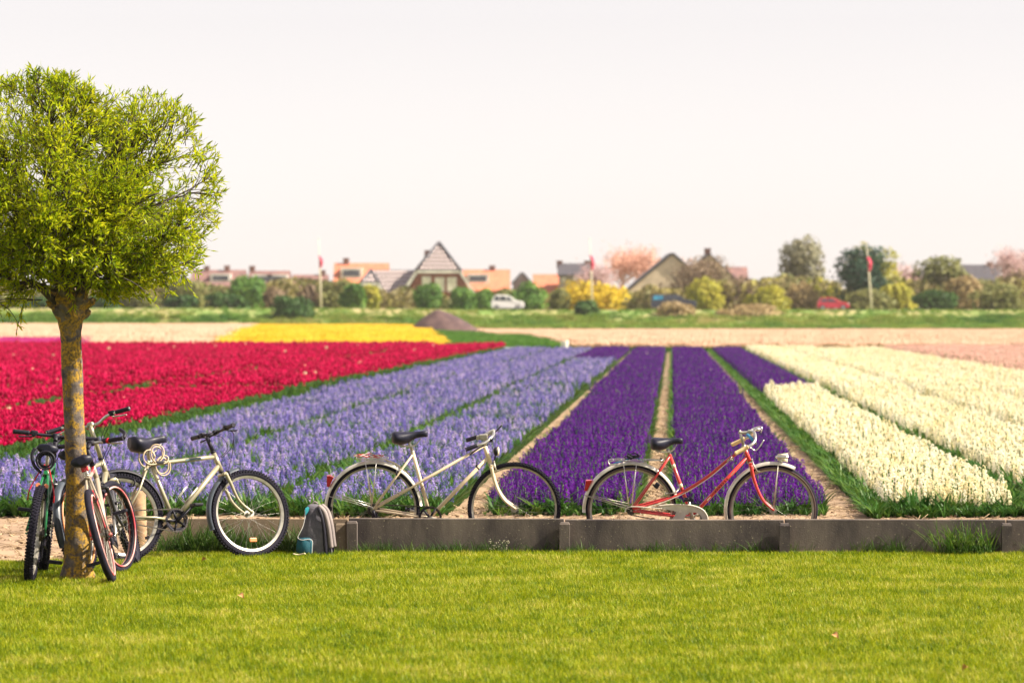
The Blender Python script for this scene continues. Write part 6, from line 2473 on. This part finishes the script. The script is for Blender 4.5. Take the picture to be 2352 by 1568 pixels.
        if barend:
            mb = MB()
            f2 = (f + Vector((0, 0, 0.75))).normalized()
            mb.tube(smooth_path([e, e + f2 * 0.05, e + f2 * 0.105 - d * 0.05], 4), 0.0135, 10)
            mb.build('bar_end', m_blackp, hb)
            mb = MB()
            mb.tube([g0 - d * .004, g0 - d * .022], 0.019, 12)
            mb.build('clamp_ring', m_redlens, hb)
    crankset(b, bb, -1, 0.088, cranks, 0.17, ringm or m_blackp, crankm or m_blackp, m_blackp, y=0.052, rings=2)
    mb = MB()
    for i, r in enumerate((0.047, 0.041, 0.035, 0.029, 0.024)):
        mb.ring((0, -0.034 - i * 0.006, tyre_r), (0, 1, 0), r, 0.004, 24, 5)
    mb.build('sprockets', m_chain, b)
    chain(b, 0.042, 0.086, ra, bb, -0.052, sag=0.0)
    mb = MB()
    c = Vector((0.012, -0.066, tyre_r - 0.055))
    mb.bbox(c, (0.05, 0.022, 0.05), 0.008)
    mb.bbox(c + Vector((0.02, 0.008, -0.07)), (0.022, 0.01, 0.10), 0.006, M=Matrix.Rotation(math.radians(-18), 4, 'Y'))
    mb.disc(c + Vector((0.008, 0.012, -0.03)), (0, 1, 0), 0.021, 0.008)
    mb.disc(c + Vector((0.038, 0.012, -0.108)), (0, 1, 0), 0.021, 0.008)
    mb.build('derailleur', m_blackp, b)
    brake_arms(b, xz((0.115, 0.60)), (-0.01, -0.035), mat=m_blackp, name='brake')
    brake_arms(b, st(xz((crown[0] + 0.045, crown[1] + 0.005))), (0.015, -0.045), mat=m_blackp, name='brake')
    # cables in front of the bar
    for s in (-1, 1):
        c = st(bt + Vector((0.0, s * 0.15, 0)))
        cable(b, [c, st(bt + Vector((0.10, s * 0.10, -0.02))), st(bt + Vector((0.11, s * 0.03, -0.12))), st(xz((ht[0] + 0.05, ht[1] - 0.04), s * .03))], 0.0025)
    cable(b, [st(bt + Vector((0, -.17, 0))), st(bt + Vector((0.09, -.12, -.03))), st(bt + Vector((.12, -.02, -.16))), st(xz((crown[0] + .055, crown[1] + .04)))], 0.0025)
    cable(b, [xz((sc[0] + 0.0, sc[1] - 0.02), -.02), xz((0.21, 0.65), -.03), xz((0.13, 0.62), -.02)], 0.0025)
    for (which, a0, a1, mat) in fenders:
        if which == 'rear':
            mudguard(b, ra, tyre_r + 0.022, a0, a1, 0.058, mat)
        else:
            g = bpy.data.objects.new('mudguard_mount', None)
            mg = mudguard(b, (0, 0), tyre_r + 0.022, a0, a1, 0.058, mat)
            mg.location = st(xz(fa))
            mg.rotation_euler = fe
    if 'rear' in lights:
        mb = MB()
        mb.bbox(xz((sc[0] - 0.065, sc[1] + 0.07), 0), (0.03, 0.05, 0.052), 0.008)
        mb.build('rear_light', m_redlens, b)
    return b, st, bt


# silver mountain bike leaning against the left wall panel, front away from us
rearp = Vector((-2.883, 28.60 - 0.055, 0.0))
sil, sil_st, _ = mtb('champagne silver mountain bike leaning against the front of the wall', rearp, math.radians(29.0), math.radians(-9), math.radians(3), m_champ, m_alu,
                     cranks=38, fenders=(('front', 100, 200, m_fendg), ('rear', 10, 120, m_blackp)), decal=m_decalb, reflectors=((math.radians(-86), 0.20),), crankm=m_blackp, sad=(0.17, 0.10), sthick=0.115, sshift=0.045, saddle_z=0.94, barw=0.345, stem_h=0.02)
# bottle cage
mb = MB()
da, db = xz((0.826, 0.707)), xz((0.425, 0.292))
p0 = da.lerp(db, 0.70)
ux = (da - db).normalized()
nx_ = Vector((-ux.z, 0, ux.x))
mb.tube([p0 + nx_ * 0.02, p0 + nx_ * 0.085 + ux * 0.0, p0 + nx_ * 0.09 + ux * 0.10], 0.0035, 6)
mb.tube([p0 + nx_ * 0.02 + Vector((0, .03, 0)), p0 + nx_ * 0.085 + Vector((0, .03, 0)), p0 + nx_ * 0.09 + ux * 0.1 + Vector((0, .03, 0))], 0.0035, 6)
mb.tube([p0 + nx_ * 0.022 + ux * -.01, p0 + nx_ * 0.022 + ux * 0.15], 0.007, 6)
mb.build('bottle_cage', m_alu, sil)
bpy.context.view_layer.update()
# cream coiled lock hanging at the seat post
t = thing('cable_lock', 'cream coloured coiled cable lock wound round the seat post of the silver mountain bike', 'lock', sil.matrix_basis @ Vector((0.262, 0, 0.75)))
t.rotation_mode = 'QUATERNION'
t.rotation_quaternion = sil.rotation_quaternion
m_lockc = pmat('cream_cable', (0.52, 0.41, 0.27), (0.40, 0.30, 0.19), scale=10, rough=0.45)
mb = MB()
pts = []
for i in range(150):
    k = i / 149
    a = k * 2 * math.pi * 6.5
    g = k * 2.999
    cx_, cz_ = ((-0.03, 0.02), (0.045, 0.045), (0.085, -0.045))[int(g)]
    nx2, nz2 = ((-0.03, 0.02), (0.045, 0.045), (0.085, -0.045))[min(2, int(g) + 1)]
    f_ = sstep(0.7, 1.0, g - int(g))
    rr = 0.056 + 0.008 * math.sin(k * 23)
    pts.append(Vector((cx_ + (nx2 - cx_) * f_ + rr * math.cos(a), -0.034 + 0.016 * math.sin(a * 0.5) + 0.012 * math.sin(k * 17), cz_ + (nz2 - cz_) * f_ + rr * 1.15 * math.sin(a))))
mb.tube(pts, 0.0052, 7)
mb.build('coil', m_lockc, t)
mb = MB()
mb.bbox((0.055, -0.05, -0.02), (0.06, 0.024, 0.024), 0.006)
mb.build('lock_body', m_blackp, t)

# green and black mountain bike left of the trunk, seen from behind
ga, ga_st, _ = mtb('green and black mountain bike seen from behind, left of the willow trunk', Vector((-3.319, 26.42, 0.0)), math.radians(92), math.radians(7), math.radians(3), m_greenp, m_alu,
                   cranks=-92, tyre_w=0.054, saddle_z=0.955, stem_h=0.045, forkm=m_blackpaint, sad=(0.13, 0.078), stemm=m_blackp, lights=())
mb = MB()
for s in (-1, 1):
    mb.disc((-0.03 + 0.10, s * 0.028, 0.66), (1, 0, -0.2), 0.016, 0.02, 14)
mb.build('reflector', m_amber, ga)
for s in (-1, 1):
    cable(ga, [(0.21, s * 0.012, 0.80), (0.13, s * 0.05, 0.72), (0.085, s * 0.085, 0.62), (0.09, s * 0.09, 0.55)], 0.0055, m_redlens)
t = thing('cable_lock', 'black coiled cable lock hanging under the saddle of the green mountain bike', 'lock', ga.matrix_basis @ Vector((0.12, 0, 0.84)))
t.rotation_mode = 'QUATERNION'
t.rotation_quaternion = ga.rotation_quaternion
mb = MB()
pts = []
for i in range(120):
    k = i / 119
    a = k * 2 * math.pi * 6
    rr = 0.052 + 0.012 * math.sin(k * 9)
    pts.append(Vector((0.02 * math.sin(k * 5) - 0.02, rr * math.cos(a), rr * math.sin(a) - 0.005)))
mb.tube(pts, 0.0062, 7)
mb.build('coil', m_blackp, t)
mb = MB()
mb.tube(smooth_path([(0, 0.085, 0.07), (-.01, 0.10, 0.02), (-.01, 0.075, -0.05), (0, 0.02, -0.095)], 5), 0.0115, 8)
mb.build('lock_body', m_blackp, t)

# red and white bike right of the trunk, seen from behind, leaning on the trunk
m_redwhite = pmat('red_white_paint', (0.36, 0.30, 0.23), (0.52, 0.03, 0.04), scale=5.5, rough=0.3, coat=0.4, lo=0.47, hi=0.5)
rb, rb_st, _ = mtb('red and white mountain bike with bar ends, leaning on the willow trunk', Vector((-2.734, 26.32, 0.0)), math.radians(91), math.radians(-15.5), math.radians(-20), m_redwhite, m_alu, rimf=m_blackp, barw=0.265,
                   cranks=60, knob=False, tyre_w=0.048, saddle_z=0.90, stem_h=0.02, forkm=m_blackpaint, barend=True, barm=m_steel, crankm=m_steel, lights=('rear',), rim_ring=pmat('red_rim', (0.5, 0.06, 0.08), (0.62, 0.4, 0.36), scale=5, rough=0.4), sad=(0.13, 0.08), wb=1.03)
mb = MB()
for k in range(9):
    mb.ring((0.215 - 0.002 * k, 0, 0.845 - 0.012 * k), (0.2, 0, 1), 0.021, 0.0035, 14, 5)
mb.build('post_spring', m_steel, rb)

# cream bike with tall stem and silver bar, behind the trunk
cb, cb_st, cb_bt = mtb('cream bicycle with a silver riser bar and tall stem, standing behind the willow trunk', Vector((-3.02, 27.17, 0.0)), math.radians(76), math.radians(-12), math.radians(13), m_champ, m_alu,
                       cranks=75, tyre_w=0.048, saddle_z=0.90, bar='riser', stem_h=0.125, barm=m_steel, stemm=m_champ, fenders=(('rear', 30, 200, m_fendg), ('front', 20, 170, m_blackp)), rim_ring=m_orange, ring_front=False, rimf=m_blackp)
mb = MB()
c = cb_st(cb_bt + Vector((0.0, 0, -0.005)))
mb.bbox(c, (0.036, 0.04, 0.058), 0.008)
mb.build('stem_clamp', m_alu, cb)

# ------------------------------------------------------------------ backpack against the wall
m_bpk = pmat('grey_backpack_cloth', (0.115, 0.105, 0.125), (0.075, 0.07, 0.09), scale=9, rough=0.85, bump=0.4, bscale=60)
m_bpl = pmat('light_grey_strap_cloth', (0.27, 0.225, 0.215), (0.21, 0.175, 0.17), scale=9, rough=0.85)
m_teal = pmat('teal_cloth', (0.007, 0.10, 0.14), (0.005, 0.06, 0.09), scale=9, rough=0.8, bump=0.3, bscale=50)
m_tealb = pmat('bright_teal_cloth', (0.04, 0.42, 0.50), None, scale=9, rough=0.8)
m_pipe = pmat('white_piping', (0.8, 0.78, 0.76), None, scale=9, rough=0.6)
BY = 29.36
BSC = K * BY


def bp(px, py, dy=0.0):
    q = P(px, py, BY)
    return Vector((q.x, dy, q.z))


org = P(724, 1272, BY)
pk = thing('backpack', 'grey and teal backpack standing on the lawn against the wall', 'backpack', (org.x, BY, 0))


def bl(px, py, dy=0.0):
    return Vector(((px - 724) * BSC, dy, H - (py - HOR) * BSC))


# body: stacked outlines, from the lawn to the rounded top
prof = [(1278, 684, 762, .10), (1265, 683, 763, .115), (1245, 685, 762, .12), (1225, 691, 760, .12), (1205, 697, 757, .118), (1190, 699, 753, .112), (1175, 702, 748, .10), (1166, 704, 743, .085), (1160, 707, 736, .06), (1157, 713, 730, .03)]
mb = MB()
rings = []
for (py, xa, xb, d) in prof:
    ca = bl((xa + xb) / 2, py)
    hw = (xb - xa) / 2 * BSC
    ring = []
    for j in range(28):
        a = 2 * math.pi * j / 28
        cx, sy = math.cos(a), math.sin(a)
        x = hw * abs(cx) ** 0.6 * (1 if cx > 0 else -1)
        y = d * abs(sy) ** 0.7 * (1 if sy > 0 else -1)
        p = ca + Vector((x, y, 0))
        w = 0.012 * mnoise.noise(p * 14) + 0.006 * mnoise.noise(p * 30)
        ring.append(p + Vector((cx, sy, 0)) * w)
    rings.append(ring)
mb.loft(rings)
mb.build('body', m_bpk, pk)
# teal lower pocket at the front left corner
mb = MB()
rings = []
for (py, xa, xb, d0) in ((1279, 683, 716, -.128), (1262, 682.5, 718, -.145), (1245, 684, 719, -.142), (1236, 686, 719, -.132), (1232, 687, 718, -.12)):
    a, b_ = bl(xa, py), bl(xb, py)
    rings.append([Vector((a.x - .004, -0.02, a.z)), Vector((a.x - .002, d0 * .8, a.z)), Vector((a.x + .03, d0, a.z)), Vector(((a.x + b_.x) / 2 - 0.0, d0 - .006, a.z)), Vector((b_.x - .02, d0, a.z)), Vector((b_.x, d0 * .85, a.z)), Vector((b_.x, -0.05, a.z))])
mb.loft(rings)
mb.build('pocket', m_teal, pk)
mb = MB()
mb.tube(smooth_path([bl(701, 1170, -.05), bl(702, 1185, -.085), bl(698, 1205, -.10), bl(690, 1222, -.105), bl(686, 1232, -.11), bl(695, 1237, -.135), bl(718, 1237, -.137), bl(719, 1258, -.135), bl(718, 1278, -.125)], 5), 0.0026, 6)
mb.build('piping', m_pipe, pk)
mb = MB()
mb.prism([bl(703, 1182, -.086), bl(702, 1166, -.07), bl(708, 1162, -.066), bl(714, 1167, -.075), bl(708, 1176, -.085)], (0, 0.02, 0))
mb.build('top_insert', m_tealb, pk)
# padded shoulder straps on the right hand (back) side
for dy, off in ((-0.075, 0), (0.045, 5)):
    mb = MB()
    cen = smooth_path([bl(732 + off, 1160, dy), bl(745 + off, 1172, dy - .01), bl(752 + off, 1190, dy - .02), bl(757 + off, 1215, dy - .02), bl(760 + off, 1240, dy - .018), bl(762 + off, 1256, dy - .01)], 5)
    mb.tube(cen, [0.015] + [0.024] * (len(cen) - 2) + [0.016], 10, flat=(0.8, 0.9))
    s = mb.build('strap', m_bpl, pk)
    mb = MB()
    mb.box(bl(760 + off, 1262, dy - .012), (0.016, 0.03, 0.04))
    mb.box(bl(757 + off, 1270, dy - .02), (0.03, 0.02, 0.03))
    mb.build('buckle', m_blackp, s)
mb = MB()
mb.tube(smooth_path([bl(733, 1164, -.1), bl(741, 1185, -.12), bl(746, 1215, -.122), bl(748, 1245, -.12), bl(750, 1275, -.11)], 5), 0.012, 8, flat=(1, .6))
mb.build('side_seam', m_blackp, pk)
mb = MB()
mb.tube(smooth_path([bl(716, 1160, 0), bl(722, 1152, 0), bl(730, 1156, 0)], 4), 0.006, 6)
mb.build('carry_loop', m_bpl, pk)

# ------------------------------------------------------------------ rank grass along the wall, weeds, leaves on the lawn
rg = []
for k in range(4):
    mb = MB()
    for i in range(14):
        a = R.uniform(0, 6.28)
        rr = 0.05 * math.sqrt(R.random())
        blade(mb, (rr * math.cos(a), rr * math.sin(a) * .5, -0.01), R.uniform(0, 6.28), R.uniform(0.07, 0.17), R.uniform(0.004, 0.008), R.uniform(0.1, 0.5), R.uniform(0.1, 0.8), seg=4)
    rg.append(proto('rank_tuft_%d' % k, mb.mesh('rank_tuft', m_grass_dark)))
gp, gs = [], []
for i in range(900):
    x = R.uniform(-2.8, 5.2)
    dens = 0.5 + 0.9 * mnoise.noise(Vector((x * 1.9, 4, 0)))
    if -2.75 < x < -1.55:
        dens += 0.5
    if R.random() > dens:
        continue
    y = lawn_y(x) - 0.02 - abs(R.gauss(0, 0.07))
    gp.append((x, y, -0.005))
    s = R.uniform(0.5, 1.35) * (0.65 + 0.6 * max(0, dens)) * (1.15 if x < -1.5 else 0.8)
    gs.append((s, s, s))
n = len(gp)
rn = np.random.default_rng(3)
scatter('rank_grass', gp, np.c_[rn.normal(0, .15, n), rn.normal(0, .15, n), rn.uniform(0, 6.28, n)], gs, rn.integers(0, 4, n), rg, 'uncut darker grass along the foot of the concrete wall', 'grass')


def tuft_thing(name, label, cat, px, py, Y, nb, h0, h1, w, spread, mat, seed):
    rnd = random.Random(seed)
    A = P(px, py, Y)
    mb = MB()
    for i in range(nb):
        a = rnd.uniform(0, 6.28)
        rr = spread * math.sqrt(rnd.random())
        blade(mb, (rr * math.cos(a), rr * math.sin(a) * .45, -0.01), rnd.uniform(0, 6.28), rnd.uniform(h0, h1), w * rnd.uniform(.7, 1.3), rnd.uniform(.1, .6), rnd.uniform(.1, .8), seg=4)
    o = mb.build(name, mat, None, (A.x, Y, 0))
    return tag(o, label, cat)


tuft_thing('grass_tussock', 'big dark green grass tussock against the wall near its right hand post', 'grass tussock', 2215, 1268, 29.30, 280, 0.10, 0.34, 0.009, 0.22, leafmat('tussock_blade', [(0.03, 0.075, 0.012), (0.06, 0.13, 0.018), (0.16, 0.22, 0.03)], trans=0.35, inst=False, patch=0.3, nscale=9), 5)
m_weedw = pmat('tiny_white_flower', (0.75, 0.68, 0.5), None, rough=0.7)
A = P(1147, 1268, 29.45)
t = thing('weed', 'small weed with tiny pale flowers at the foot of the wall', 'weed', (A.x, 29.45, 0))
mb = MB()
mbf = MB()
rnd_ = random.Random(8)
for i in range(16):
    a = rnd_.uniform(0, 6.28)
    e = Vector((math.cos(a) * rnd_.uniform(.01, .09), math.sin(a) * .03, rnd_.uniform(.03, .11)))
    mb.tube([(0, 0, 0), e * .5 + Vector((0, 0, .01)), e], 0.0015, 3)
    for q in range(3):
        c = e + Vector((rnd_.uniform(-.012, .012), rnd_.uniform(-.012, .012), rnd_.uniform(-.012, .012)))
        mbf.box(c, (0.006, 0.006, 0.005))
mb.build('stem', m_grass_dark, t)
mbf.build('flowers', m_weedw, t)['kind'] = 'stuff'
m_dryleaf = pmat('dry_leaf', (0.62, 0.33, 0.13), (0.5, 0.24, 0.09), scale=30, rough=0.8)
m_stick = pmat('pale_stick', (0.72, 0.60, 0.42), None, scale=30, rough=0.8)
for lab, px, py, sz in (('orange dry leaf on the lawn below the silver bike', 555, 1388, .05), ('small orange dry leaf on the lawn just below the silver front wheel', 468, 1302, .045), ('orange dry leaf in the middle of the right half of the lawn', 1920, 1482, .05),
                        ('dry leaf on the lawn near the right edge by the bottom', 2215, 1558, .045)):
    Y = H / (K * (py - HOR))
    A = P(px, py, Y)
    mb = MB()
    rings = []
    vs = []
    for i in range(7):
        t_ = i / 6
        w = sz * .34 * math.sin(math.pi * t_ ** .8) + .001
        x = (t_ - .5) * sz
        z = 0.012 * math.sin(t_ * 4)
        vs += [(x, -w, z + .008), (x, 0, z), (x, w, z + .009)]
    fs = []
    for i in range(6):
        for j in range(2):
            fs.append((i * 3 + j, i * 3 + j + 1, i * 3 + 4 + j, i * 3 + 3 + j))
    mb.add(vs, fs, smooth=True)
    o = mb.build('fallen_leaf', m_dryleaf, None, (A.x, Y, 0.052))
    o.rotation_euler = (0.5, 0.2, R.uniform(0, 6))
    tag(o, lab, 'leaf', group='fallen leaves on the lawn')
Y = H / (K * (1289 - HOR))
A = P(687, 1289, Y)
mb = MB()
mb.tube(smooth_path([(-.045, 0, .004), (-.01, .01, -.004), (.02, .005, 0), (.045, -.01, .006)], 4), [0.004] * 6 + [0.005] * 7, 6)
o = mb.build('stick', m_stick, None, (A.x, Y, 0.055))
tag(o, 'short pale stick on the lawn in front of the backpack', 'stick')
